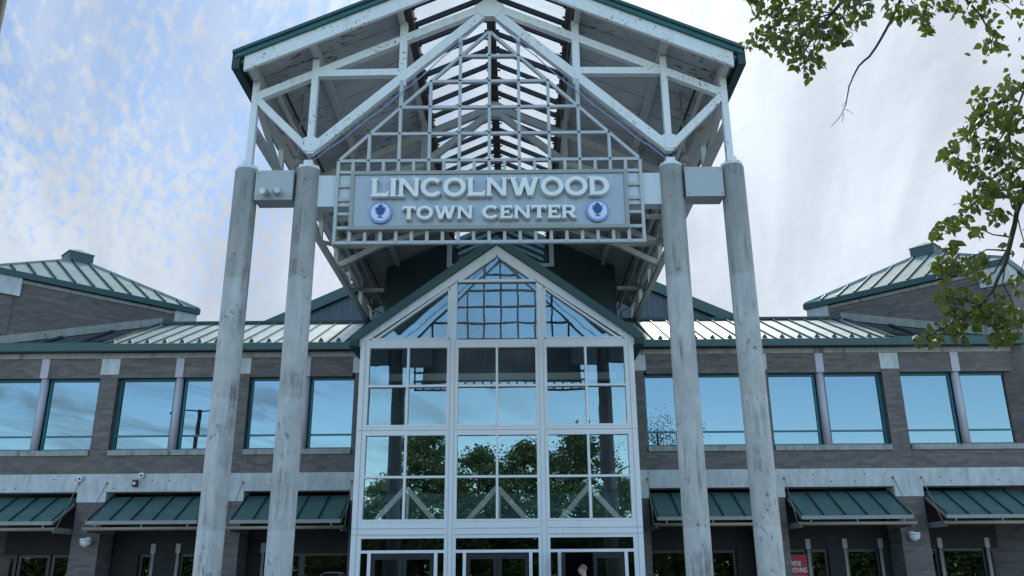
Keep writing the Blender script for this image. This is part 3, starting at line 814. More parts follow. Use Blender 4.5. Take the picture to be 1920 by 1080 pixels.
def arc(cx, cy, rx, ry, a0, a1, n=22): return [(cx + rx * math.cos(R(a0 + (a1 - a0) * i / n)), cy + ry * math.sin(R(a0 + (a1 - a0) * i / n))) for i in range(n + 1)]
G = {
 'I': (.34, [[(0, 0), (.34, 0), (.34, .07), (.28, .07), (.28, .93), (.34, .93), (.34, 1), (0, 1), (0, .93), (.06, .93), (.06, .07), (0, .07)]]),
 'L': (.86, [[(0, 0), (.86, 0), (.86, .30), (.80, .30), (.77, .19), (.28, .19), (.28, .93), (.34, .93), (.34, 1), (0, 1), (0, .93), (.06, .93), (.06, .07), (0, .07)]]),
 'N': (1.05, [[(0, 0), (.31, 0), (.31, .07), (.25, .07), (.25, .70), (.78, 0), (.99, 0), (.99, .93), (1.05, .93), (1.05, 1), (.74, 1), (.74, .93), (.80, .93), (.80, .30), (.27, 1), (0, 1), (0, .93), (.06, .93), (.06, .07), (0, .07)]]),
 'C': (1.02, [arc(.54, .5, .54, .53, 40, 320, 30) + [(1.0, .12), (.86, .27)] + arc(.54, .5, .33, .33, 318, 42, 30) + [(.84, .74), (1.0, .91)]]),
 'O': (1.10, [arc(.55, .5, .55, .53, 0, 352, 40), arc(.55, .5, .33, .33, 0, 350, 34)]),
 'W': (1.50, [[(0, 1), (.38, 1), (.38, .93), (.31, .93), (.49, .36), (.66, 1), (.86, 1), (1.03, .36), (1.19, .93), (1.12, .93), (1.12, 1), (1.5, 1), (1.5, .93), (1.42, .93), (1.16, 0), (.91, 0), (.76, .55), (.60, 0), (.35, 0), (.08, .93), (0, .93)]]),
 'D': (1.0, [[(0, 0), (.48, 0)] + arc(.48, .5, .52, .5, -85, 85, 24) + [(.48, 1), (0, 1), (0, .93), (.06, .93), (.06, .07), (0, .07)], [(.28, .18), (.46, .18)] + arc(.46, .5, .29, .32, -80, 80, 20) + [(.46, .82), (.28, .82)]]),
 'T': (.90, [[(.26, 0), (.64, 0), (.64, .08), (.57, .08), (.57, .82), (.80, .82), (.84, .68), (.9, .68), (.9, 1), (0, 1), (0, .68), (.06, .68), (.10, .82), (.33, .82), (.33, .08), (.26, .08)]]),
 'E': (.80, [[(0, 0), (.8, 0), (.8, .30), (.74, .30), (.71, .17), (.28, .17), (.28, .42), (.5, .42), (.53, .34), (.58, .34), (.58, .68), (.53, .68), (.5, .59), (.28, .59), (.28, .83), (.69, .83), (.72, .72), (.78, .72), (.78, 1), (0, 1), (0, .93), (.06, .93), (.06, .07), (0, .07)]]),
 'R': (.95, [[(0, 0), (.34, 0), (.34, .08), (.28, .08), (.28, .38), (.42, .38), (.66, 0), (.95, 0), (.95, .08), (.88, .08), (.66, .41)] + arc(.56, .70, .30, .30, -60, 85, 16) + [(0, 1), (0, .93), (.06, .93), (.06, .07), (0, .07)], [(.28, .54), (.53, .54)] + arc(.53, .69, .10, .15, -80, 80, 10) + [(.53, .84), (.28, .84)]]),
}
def glyph_mesh(loops, w, h, depth, name, mat, X, Y, Z):
    cu = bpy.data.curves.new('outline', 'CURVE'); cu.dimensions = '2D'; cu.fill_mode = 'BOTH'; cu.extrude = depth / 2
    for lp in loops:
        sp = cu.splines.new('POLY'); sp.points.add(len(lp) - 1); sp.use_cyclic_u = True
        for p, (x, y) in zip(sp.points, lp): p.co = (x * w, y * h, 0, 1)
    return curve_to_mesh(cu, name, mat, X, Y, Z)
def curve_to_mesh(cu, name, mat, X, Y, Z):
    tmp = bpy.data.objects.new('outline', cu); COL.objects.link(tmp)
    dg = bpy.context.evaluated_depsgraph_get(); dg.update()
    me = bpy.data.meshes.new_from_object(tmp.evaluated_get(dg)); me.name = name
    bpy.data.objects.remove(tmp)
    for v in me.vertices: x, y, z = v.co; v.co = (X + x, Y - z, Z + y)
    me.materials.clear(); me.materials.append(MAT[mat])
    o = bpy.data.objects.new(name, me); COL.objects.link(o); return o
def lettering(text, x0, x1, z0, h, gap=.10):
    tot = sum(G[c][0] for c in text if c != ' ') + gap * (len(text) - 1) + text.count(' ') * .45
    k = (x1 - x0) / tot; x = x0
    for ch in text:
        if ch == ' ': x += (.45 + gap) * k; continue
        wd, lp = G[ch]
        o = glyph_mesh(lp, k, h, .15, 'letter', 'letter_metal', x, YC - .225, z0); attach(o, sign)
        x += (wd + gap) * k
lettering('LINCOLNWOOD', -2.29, 2.335, 8.495, .385, .06)
lettering('TOWN', -1.665, -.31, 8.02, .265, .07); lettering('CENTER', -.13, 1.69, 8.02, .265, .07)
for s in (-1, 1):
    cx, cz = s * 2.095, 8.195
    def disc(r, y0, y1): return MB().prism_y([(cx + r * math.cos(2 * math.pi * k / 40), cz + r * math.sin(2 * math.pi * k / 40)) for k in range(40)], y0, y1)
    e = disc(.225, YC - .225, YC - .165).build('emblem', 'ring_blue', sign)
    disc(.182, YC - .231, YC - .223).build('emblem_disc', 'disc_white', e)
    half = [(0, .150), (.022, .142), (.026, .112), (.046, .125), (.058, .108), (.040, .078), (.062, .080), (.098, .082), (.104, .062), (.086, .046), (.064, .040), (.094, .032), (.098, .010), (.090, -.004), (.058, -.002), (.082, -.020), (.074, -.042), (.046, -.040), (.062, -.056), (.050, -.074), (.022, -.078), (.008, -.096)]
    lp = [(x, y) for x, y in half] + [(-x, y) for x, y in half[:0:-1]]
    o = glyph_mesh([lp], 1, 1, .006, 'emblem_leaf', 'leaf_blue', cx, YC - .234, cz + .015); attach(o, e)
    st = [(-.004, -.085), (.006, -.085), (.010, -.112), (.045, -.118), (.050, -.142), (.036, -.150), (.018, -.132), (-.004, -.126), (-.026, -.148), (-.046, -.146), (-.02, -.126), (-.05, -.112), (-.048, -.098), (-.012, -.106)]
    o = glyph_mesh([st[::-1]], 1, 1, .006, 'emblem_stem', 'leaf_blue', cx, YC - .234, cz + .015); attach(o, e)

# ------------------------------------------------------------------ awnings over the shop fronts
def awning(cx, label):
    hw = 1.53; yb, yf, zb, zf = YB - .02, 24.36, 3.60, 2.99
    t = thing('awning', (cx, YB, 3.3), label, 'awning', 'green metal awnings over the shop fronts')
    r_ = MB()
    r_.hexa([(cx - hw, yf, zf - .02), (cx + hw, yf, zf - .02), (cx + hw, yb + .3, zb + .13), (cx - hw, yb + .3, zb + .13), (cx - hw, yf, zf + .02), (cx + hw, yf, zf + .02), (cx + hw, yb + .3, zb + .17), (cx - hw, yb + .3, zb + .17)])
    ro = r_.build('roof_panel', 'awning_metal', t)
    se = MB(); zz = lambda y: zf + .02 + (zb + .15 - zf) * (y - yf) / (yb + .3 - yf)
    for k in range(6):
        x = cx - hw + .02 + (2 * hw - .04) * k / 5
        se.bar((x, yf + .01, zz(yf + .01) + .02), (x, yb + .28, zz(yb + .28) + .02), .03, .05)
    se.build('roof_seam', 'teal_dark', ro)
    e = MB(); e.box(cx - hw - .01, cx + hw + .01, yf - .03, yf - .002, zf - .075, zf + .022)
    for s in (-1, 1): e.bar((cx + s * (hw + .016), yf - .02, zf - .03), (cx + s * (hw + .016), yb, zb - .05), .03, .085)
    e.build('edge_trim', 'pale_edge', t)
    p = MB().tube([(cx - hw - .10, yf + .02, 2.80), (cx + hw + .10, yf + .02, 2.80)], .048, 14); po = p.build('support_pipe', 'beige_pipe', t, True)
    h = MB()
    for u in (-.84, 0, .84): h.box(cx + u * hw - .015, cx + u * hw + .015, yf - .01, yf + .04, 2.84, zf - .04)
    each(h, 'hanger', 'pale_edge', t)
    a = MB()
    for s in (-1, 1): a.bar((cx + s * (hw + .02), yf + .06, 2.78), (cx + s * (hw - .0), YB + .7, 2.78), .04, .15)
    each(a, 'side_arm', 'pale_edge', t)
    for s in (-1, 1):
        cbl = MB().tube([(cx + s * (hw + .12), yf + .02, 2.83), (cx + s * (hw + .06), YB - .05, 4.14)], .010, 8).tube([(cx + s * (hw + .06), YB - .06, 4.14), (cx + s * (hw + .06), YB + .01, 4.14)], .035, 10)
        cbl.build('stay_rod', 'beige_pipe', t, True)
for cx, lab in ((-13.93, 'green metal awning cut off by the left edge of the photo'), (-9.92, 'green metal awning left of the outermost left column, under the small dark box fixture'), (-5.93, 'green metal awning behind the two left columns'),
                (5.93, 'green metal awning behind the two right columns'), (9.92, 'green metal awning above the red poster, right of the outermost right column'), (13.93, 'green metal awning cut off by the right edge of the photo')): awning(cx, lab)

# ------------------------------------------------------------------ small fixtures
def wall_lamp(x, lab):
    y = YB - .013
    t = thing('wall_lamp', (x, y, 2.5), lab, 'wall lamp', 'dome lamps on the brick piers')
    m = MB(); m.lathe([(.16, 0), (.165, .035), (.16, .06), (.02, .065)], (x, y - .16, 2.52), 24); m.box(x - .06, x + .06, y - .05, y, 2.50, 2.62); m.build('lamp_housing', 'white_fixture', t, True)
    prof = [(.158 * math.cos(R(a)), -.17 * math.sin(R(a))) for a in (88, 70, 50, 30, 12, 0)]
    MB().lathe(prof, (x, y - .16, 2.515), 24).build('lamp_shade', 'white_fixture', t, True)
wall_lamp(-11.83, 'white half dome lamp on the brick pier at far left'); wall_lamp(11.83, 'white half dome lamp on the brick pier at far right')
def band_box(x, z, mat, w, h, lab, name):
    t = thing(name, (x, YB - .03, z), lab, 'fixture')
    MB().box(x - w / 2, x + w / 2, YB - .03 - w, YB - .03 - .03, z - h / 2, z + h / 2).build('body', mat, t, bevel=.012)
    MB().box(x - w / 4, x + w / 4, YB - .06, YB - .031, z - h / 3, z + h / 3).build('mounting_plate', 'galvanised', t)
    MB().tube([(x, YB - .032 - w, z - h * .05), (x, YB - .03 - w - .02, z - h * .05)], w * .28, 12).build('lens', 'dark_bar' if mat != 'dark_fixture' else 'light_lens', t)
band_box(-12.29, 4.27, 'white_fixture', .12, .15, 'small white camera on the concrete band directly above the pier block at far left', 'security_camera')
band_box(-10.5, 4.35, 'white_fixture', .12, .15, 'small white camera at the top of the concrete band, above the dark box', 'security_camera')
band_box(-10.66, 4.13, 'dark_fixture', .14, .20, 'small dark box fixture on the concrete band above an awning', 'floodlight')
band_box(-6.6, 4.28, 'white_fixture', .11, .14, 'small white camera on the concrete band between the two left columns', 'security_camera')
def spot(x, y, z, dirv, lab, r=.075, mat='galvanised'):
    t = thing('floodlight', (x, y, z), lab, 'floodlight')
    d = Vector(dirv).normalized(); c = Vector((x, y, z))
    MB().tube([c, c + d * .08, c + d * .2], [r * .45, r, r * 1.05], 16).build('lamp_head', mat, t, True)
    MB().tube([c + d * .201, c + d * .206], r * .85, 16).build('lens', 'light_lens', t)
    MB().tube([c, c - d * .05, c - d * .05 + Vector((0, .08, .02))], .02, 8).build('bracket', mat, t, True)
spot(-4.32, YC - .2, 8.64, (-.25, -1, -.25), 'round grey floodlight low on the left box beam, left of its twin'); spot(-4.17, YC - .2, 8.68, (.4, -.9, -.3), 'round grey floodlight low on the left box beam, right of its twin')
spot(-4.2, YC + 1.2, 10.1, (.3, .3, -1), 'grey floodlight hanging under the canopy behind the left column pair', .09, 'pale_edge'); spot(4.2, YC + 1.2, 10.1, (-.3, .3, -1), 'grey floodlight hanging under the canopy behind the right column pair', .09, 'pale_edge')
for s in (-1, 1): MB().bar((s * 4.2, YC + 1.29, 10.1), (s * 4.2, YC + 1.29, zd(4.2) - .0), .03, .03, (1, 0, 0)).build('lamp_drop', 'pale_edge', can)

# red poster inside the shop window
pt = thing('poster', (8.87, YS + .06, 1.0), 'red poster with white lettering standing in the shop window', 'poster')
MB().box(8.48, 9.10, YS + .045, YS + .06, .5, 2.02).build('poster_board', 'poster_red', pt)
def text(s, X, Z, size, par, xs=1.0):
    cu = bpy.data.curves.new('words', 'FONT'); cu.body = s; cu.size = size; cu.extrude = .001; cu.offset = size * .018
    o = curve_to_mesh(cu, 'lettering', 'poster_white', 0, YS + .042, 0)
    for v in o.data.vertices: v.co.x = X + v.co.x * xs; v.co.z += Z
    attach(o, par)
text("WE'RE", 8.56, 1.70, .19, pt, .60); text("MOVING", 8.55, 1.52, .19, pt, .66)
MB().box(8.62, 8.96, YS + .040, YS + .044, 1.40, 1.415).build('printed_line', 'poster_white', pt)

# ------------------------------------------------------------------ camera
CAMX, YAW, PIT, ROL, FPX = .4749, .0027, .3223, -.0073, 1592.25
fw_ = Vector((-math.sin(YAW) * math.cos(PIT), math.cos(YAW) * math.cos(PIT), math.sin(PIT)))
r0_ = Vector((math.cos(YAW), math.sin(YAW), 0)); u0_ = r0_.cross(fw_)
rt_ = r0_ * math.cos(ROL) + u0_ * math.sin(ROL); up_ = -r0_ * math.sin(ROL) + u0_ * math.cos(ROL)
cam = bpy.data.cameras.new('camera'); co = bpy.data.objects.new('camera', cam); COL.objects.link(co)
cam.sensor_width = 36; cam.lens = FPX / 1920 * 36; cam.clip_end = 2000; cam.clip_start = .05
m = Matrix((rt_, up_, -fw_)).transposed().to_4x4(); m.translation = (CAMX, 0, CAMH); co.matrix_world = m
scene.camera = co
def P3(u, v, y):
    """point at distance y along the street axis seen at photo pixel (u, v)"""
    d = fw_ * FPX + rt_ * (u - 960) - up_ * (v - 540); return Vector((CAMX, 0, CAMH)) + d * (y / d.y)

# ------------------------------------------------------------------ foliage
def add_leaf(V, F, c, size, rnd, hang=.7):
    ax = Vector((rnd.gauss(0, .6), rnd.gauss(0, .6), -hang + rnd.gauss(0, .45))).normalized()
    sd = ax.cross(Vector((rnd.gauss(0, 1), rnd.gauss(0, 1), rnd.gauss(0, .5)))).normalized(); nr = ax.cross(sd)
    w = size * rnd.uniform(.34, .44); b = len(V); fold = size * rnd.uniform(.02, .14)
    for a, s_, n_ in ((0, 0, 0), (.18, .8, 1), (.45, 1, 1), (.75, .55, .6), (1.08, 0, -.6), (.75, -.55, .6), (.45, -1, 1), (.18, -.8, 1)):
        V.append(tuple(c + ax * (a * size) + sd * (s_ * w) + nr * (n_ * fold)))
    F += [(b, b + 1, b + 2, b + 3, b + 4), (b, b + 4, b + 5, b + 6, b + 7)]
def leaf_object(V, F, name, mat, parent):
    me = bpy.data.meshes.new(name); me.from_pydata(V, [], F); me.update(); me.materials.append(MAT[mat])
    o = bpy.data.objects.new(name, me); COL.objects.link(o); attach(o, parent); return o

rnd = random.Random(5)
tr = thing('leafy_tree', (8.0, 6.6, -.13), 'leafy green tree whose drooping branches hang into the upper right of the photo', 'tree')
tk = MB()
def limb(pts, r0, r1, n=8):
    pts = [Vector(p) for p in pts]; q = []
    for a, b in zip(pts, pts[1:]):                                 # soften the joints
        q += [a, a.lerp(b, .5) + Vector((rnd.uniform(-1, 1), rnd.uniform(-1, 1), rnd.uniform(-1, 1))) * .02 * (a - b).length]
    q.append(pts[-1]); k = len(q) - 1
    tk.tube(q, [r0 + (r1 - r0) * (i / k) ** .8 for i in range(k + 1)], n)
limb([(8.0, 6.6, -.2), (8.02, 6.6, .5), (7.95, 6.62, 1.8), (8.0, 6.55, 3.0), (7.9, 6.6, 4.4), (8.0, 6.6, 6.0), (8.1, 6.5, 8.6)], .19, .05, 14)
V = []; F = []
def px(list_, y0, y1=None): n = len(list_); return [P3(u, v, y0 + ((y1 if y1 is not None else y0) - y0) * i / (n - 1)) for i, (u, v) in enumerate(list_)]
J1, J2, J3 = Vector((7.95, 6.6, 3.6)), Vector((7.93, 6.6, 4.6)), Vector((8.0, 6.6, 5.8))
main_c = px([(1990, 270), (1922, 345), (1906, 400), (1896, 450), (1884, 497), (1862, 545), (1838, 572), (1800, 598), (1762, 620), (1730, 634)], 6.6, 6.1)
limb([J1, Vector((6.6, 6.7, 5.2))] + main_c, .034, .0025)
for l, ya, yb, r in (([(1905, 405), (1888, 470), (1865, 510), (1838, 530), (1800, 540)], 6.55, 6.4, .012), ([(1897, 445), (1862, 440), (1830, 425), (1790, 428)], 6.5, 6.7, .008),
                     ([(1884, 497), (1880, 530), (1900, 570), (1905, 600)], 6.4, 6.3, .007), ([(1862, 545), (1872, 590), (1868, 630)], 6.35, 6.3, .006), ([(1915, 350), (1872, 358), (1820, 385), (1770, 430)], 6.6, 6.8, .010),
                     ([(1838, 572), (1800, 560), (1772, 556)], 6.3, 6.2, .005), ([(1888, 470), (1850, 468), (1800, 492), (1768, 505)], 6.5, 6.4, .008), ([(1906, 400), (1925, 470), (1912, 520)], 6.5, 6.2, .006)):
    limb(px(l, ya, yb), r, .0025, 6)
up_c = px([(2010, 100), (1928, 152), (1890, 182), (1852, 206), (1822, 245), (1775, 287)], 6.5, 6.9)
limb([J2, Vector((6.4, 6.6, 6.3))] + up_c, .05, .003)
for l, ya, yb, r in (([(1926, 155), (1890, 240), (1850, 300), (1808, 328)], 6.5, 6.4, .011), ([(1890, 182), (1902, 160), (1888, 150)], 6.6, 6.6, .005), ([(1890, 240), (1900, 300), (1860, 350)], 6.5, 6.5, .007)):
    limb(px(l, ya, yb), r, .0025, 6)
bare = px([(1715, -60), (1690, -5), (1672, 36), (1650, 76), (1630, 106), (1610, 124), (1600, 143), (1592, 162), (1586, 196), (1577, 216), (1558, 238)], 6.4, 6.2)
limb([J3, Vector((6.6, 6.5, 7.3)), Vector((5.0, 6.4, 7.6))] + bare, .022, .0018)
for l, r in (([(1585, 205), (1592, 208), (1600, 214)], .003), ([(1582, 212), (1579, 230)], .003), ([(1587, 190), (1578, 200)], .003), ([(1592, 162), (1589, 160)], .004)): limb(px(l, 6.25), r, .0015, 5)
limb([Vector((5.0, 6.4, 7.6))] + px([(1690, -60), (1600, -22), (1560, 25), (1528, 62), (1505, 105), (1512, 145)], 6.5, 6.3), .03, .0025)
for l, ya, yb, r in (([(1560, 25), (1500, 42), (1440, 70), (1398, 86)], 6.4, 6.6, .008), ([(1600, -22), (1585, 40), (1575, 85)], 6.5, 6.5, .006), ([(1600, -22), (1620, 15), (1625, 45)], 6.5, 6.4, .004), ([(1560, 25), (1470, 5), (1430, 20)], 6.4, 6.5, .006), ([(1500, 42), (1465, 95)], 6.4, 6.4, .004)):
    limb(px(l, ya, yb), r, .0025, 6)
limb([Vector((5.0, 6.4, 7.6))] + px([(1760, -50), (1800, -12), (1838, 28), (1862, 68), (1858, 100)], 6.4, 6.4), .02, .0025)
for l, r in (([(1700, -20), (1722, 25), (1738, 62)], .005), ([(1800, -12), (1880, 5), (1912, 30)], .005), ([(1800, -12), (1790, 30)], .004), ([(1690, -5), (1676, 25)], .004)): limb(px(l, 6.4), r, .002, 5)
CL = [(1440, 25, 32, 32, 46), (1480, 60, 42, 40, 78), (1430, 75, 30, 18, 26), (1402, 88, 11, 8, 8), (1460, 95, 25, 18, 24), (1510, 50, 40, 40, 86), (1500, 108, 18, 26, 36), (1512, 142, 8, 14, 10), (1532, 115, 15, 20, 20), (1550, 70, 28, 26, 40), (1582, 38, 35, 28, 42), (1576, 80, 16, 15, 14), (1612, 22, 22, 24, 22), (1626, 15, 12, 22, 10), (1450, -14, 60, 25, 60), (1540, -5, 60, 25, 60), (1610, -25, 40, 25, 30),
      (1684, 14, 26, 16, 20), (1690, 38, 12, 9, 8), (1722, 28, 24, 18, 30), (1738, 56, 10, 14, 14), (1668, 28, 7, 9, 5), (1762, 8, 30, 14, 18), (1790, 22, 22, 14, 12), (1816, 40, 12, 16, 11), (1850, 28, 18, 16, 12), (1862, 55, 15, 14, 11), (1854, 90, 15, 16, 17), (1872, 84, 10, 14, 9), (1840, 8, 30, 12, 14), (1906, 28, 13, 11, 9), (1890, 3, 28, 9, 10), (1780, -25, 120, 20, 90),
      (1895, 163, 20, 12, 13), (1880, 186, 24, 17, 20), (1838, 176, 10, 8, 6), (1840, 202, 22, 17, 22), (1826, 230, 18, 17, 20), (1870, 230, 35, 25, 48), (1905, 230, 25, 32, 38), (1810, 256, 20, 17, 22), (1782, 284, 17, 14, 18), (1766, 292, 7, 8, 6), (1800, 310, 18, 16, 18), (1850, 288, 34, 30, 66), (1890, 300, 35, 35, 78), (1822, 330, 24, 14, 20), (1862, 350, 30, 24, 46), (1902, 362, 22, 25, 38), (1840, 380, 25, 20, 36), (1812, 385, 16, 16, 18), (1870, 408, 24, 14, 24), (1800, 420, 20, 15, 22), (1772, 430, 18, 14, 17), (1752, 445, 10, 9, 8), (1830, 438, 16, 12, 12), (1780, 468, 18, 12, 17),
      (1770, 500, 24, 17, 30), (1800, 500, 28, 18, 30), (1832, 490, 16, 17, 14), (1766, 522, 13, 13, 13), (1840, 522, 22, 13, 16), (1890, 470, 9, 26, 6), (1902, 540, 13, 22, 10), (1770, 560, 18, 15, 24), (1800, 555, 20, 14, 22), (1832, 570, 24, 16, 26), (1790, 590, 23, 12, 22), (1852, 590, 26, 16, 32), (1880, 575, 18, 18, 20), (1882, 612, 26, 18, 36), (1822, 606, 28, 14, 30), (1778, 616, 23, 11, 24), (1746, 630, 17, 9, 17), (1722, 640, 7, 9, 8), (1756, 645, 7, 8, 6), (1800, 634, 16, 9, 13), (1870, 640, 20, 11, 20), (1888, 634, 18, 12, 15), (1911, 600, 10, 20, 11), (1940, 400, 20, 200, 120)]
for u, v, ru, rv, n in CL:
    for k in range(int(n * 1.55)):
        a = rnd.uniform(0, 2 * math.pi); q = math.sqrt(rnd.random())
        p = P3(u + ru * q * math.cos(a), v - 6 + rv * q * math.sin(a), 6.45 + rnd.gauss(0, .22))
        add_leaf(V, F, p, rnd.uniform(.045, .078), rnd)
for k in range(44):                                                # the rest of the crown, round limbs outside the photo
    a = rnd.uniform(0, 2 * math.pi); el = rnd.uniform(-.5, 1.1); rr = rnd.uniform(1.2, 2.3)
    c = Vector((8.3 + rr * math.cos(a) * math.cos(el) * 1.0, 6.6 + 1.3 * rr * math.sin(a) * math.cos(el), 6.3 + 1.5 * rr * math.sin(el)))
    limb([J3 if k % 2 else J2, Vector((8.0, 6.6, 6.0)).lerp(c, .5), c], .03, .004, 6)
    for i in range(150):
        add_leaf(V, F, c + Vector((rnd.gauss(0, .38), rnd.gauss(0, .42), rnd.gauss(0, .36))), rnd.uniform(.055, .09), rnd)
o = tk.build('trunk', 'bark', tr, True); leaf_object(V, F, 'crown', 'leaf_near', tr)

def street_tree(seed, h, cr):
    rr = random.Random(seed); base = thing('street_tree', (0, 0, -.14), '', 'tree', 'trees mirrored in the entrance glass')
    t = MB(); t.tube([(0, 0, -.14), (.03, 0, h * .3), (0, .05, h * .6), (0, 0, h * .92)], [.20, .15, .10, .03], 10)
    V = []; F = []
    for k in range(60):
        u = (k + .5) / 60; zz = h * (.22 + .74 * u); env = math.sin(math.pi * min(1, (u * .9 + .12))) ** .7
        a = k * 2.4 + rr.uniform(-.4, .4); d = cr * env * rr.uniform(.35, 1.15)
        c = Vector((d * math.cos(a), d * math.sin(a), zz + rr.uniform(-.7, .5)))
        t.tube([(0, 0, zz - .25 * d - .3), tuple(c * .55 + Vector((0, 0, zz * .45 - .1))), tuple(c)], [.05, .03, .01], 5)
        sp = rr.uniform(.34, .58)
        for i in range(210): add_leaf(V, F, c + Vector((rr.gauss(0, sp), rr.gauss(0, sp), rr.gauss(0, sp * .6))), rr.uniform(.14, .25), rr, .3)
    t.build('trunk', 'bark', base, True); leaf_object(V, F, 'crown', 'leaf_far', base); return base
hg_ = thing('hedge', (0, -36, -.16), 'long clipped green hedge out of view, added to hide the bright horizon from the shop glass', 'hedge')  # unseen hedge, added so that the shop glass mirrors no bright horizon
V = []; F = []; rh = random.Random(2)
for i in range(24000):
    u = rh.random(); top = 4.4 + .5 * math.sin(u * 60) + .3 * math.sin(u * 23); z = top * rh.random() ** .6
    add_leaf(V, F, Vector((-80 + 160 * u, -36 + rh.uniform(-.8, .8), z - .1)), rh.uniform(.45, .7), rh, .2)
leaf_object(V, F, 'foliage', 'leaf_far', hg_)
hb = MB()
for i in range(106): hb.tube([(-80 + 1.5 * i, -36, -.2), (-80 + 1.5 * i + rh.uniform(-.2, .2), -36, 2.2)], [.06, .02], 6)
hb.build('stem', 'bark', hg_)
t1 = street_tree(3, 11.6, 3.3); t2 = street_tree(8, 10.4, 3.6)
for i, (x, y, src, rz, sc, lab) in enumerate(((-6.3, -19, t1, 0, 1.0, 'tall green tree mirrored in the left bay of the entrance glass'), (-2.6, -21, t2, 0, 1.0, 'round green tree mirrored at the left of the middle entrance bay'), (.9, -20, t2, 2.0, 1.04, 'bushy green tree mirrored at the right of the middle entrance bay'),
                                              (4.9, -19, t1, 2.2, 1.04, 'tall green tree mirrored in the right bay of the entrance glass'), (8.6, -24, t2, 4, .86, 'smaller green tree mirrored at the right edge of the entrance glass'), (-9.9, -23, t2, 5, .80, 'smaller green tree mirrored at the left edge of the entrance glass'),
                                              (15.0, -30, t1, 3.1, .6, 'low green tree mirrored in the shop windows on the right'), (-17.0, -30, t1, 4.1, .6, 'low green tree mirrored in the shop windows on the left'),
      (20.5, -31, t2, 1.1, .62, 'low round tree mirrored at the far right'), (-22.5, -31, t2, 2.6, .64, 'low round tree mirrored at the far left'), (-13.4, -33, t2, .7, .66, 'low round tree mirrored between the left shop windows'), (11.6, -33, t2, 3.9, .62, 'low round tree mirrored between the right shop windows'))):
    o = src if i in (0, 1) else copy_tree(src)
    o.location = (x, y, -.14); o.rotation_euler = (0, 0, rz); o.scale = (sc, sc, sc); o['label'] = lab

# ------------------------------------------------------------------ posts
def post(x, y, h, r, lab, two=True):
    t = thing('lamp_post' if two else 'banner_post', (x, y, 0), lab, 'lamp post' if two else 'post')
    MB().lathe([(r * 2.4, 0), (r * 2.4, .5), (r * 1.2, .56)], (x, y, 0), 20).build('base', 'band_concrete', t, True)
    MB().tube([(x, y, .5), (x, y, h)], [r * 1.05, r * .8], 16).build('pole', 'dark_fixture' if two else 'post_taupe', t, True)
    for s in ((-1, 1) if two else ()):
        a = MB().tube([(x, y, h - .08), (x + s * .9, y, h + .02)], .035, 8); ao = a.build('arm', 'dark_fixture', t)
        MB().box(x + s * 1.15 - .35, x + s * 1.15 + .35, y - .14, y + .14, h - .04, h + .07).build('lamp_head', 'dark_fixture', t, bevel=.02)
        MB().box(x + s * 1.15 - .28, x + s * 1.15 + .28, y - .1, y + .1, h - .055, h - .041).build('lens', 'light_lens', t)
post(-14.6, 11.0, 9.0, .11, 'dark twin headed lamp post mirrored in an upper window on the left')
post(-4.89, 7.45, 8.0, .085, 'taupe post at the very top left corner of the photo, close to the camera', False)
fp = thing('flagpole', (1.95, -3.2, 0), 'slim flagpole mirrored in the middle entrance bay', 'flagpole')
MB().tube([(1.95, -3.2, 0), (1.95, -3.2, 9.7)], [.06, .035], 12).build('pole', 'galvanised', fp, True); MB().lathe([(.02, 0), (.09, .06), (.1, .12), (.07, .19), (.01, .22)], (1.95, -3.2, 9.7), 14).build('finial', 'dark_fixture', fp, True)

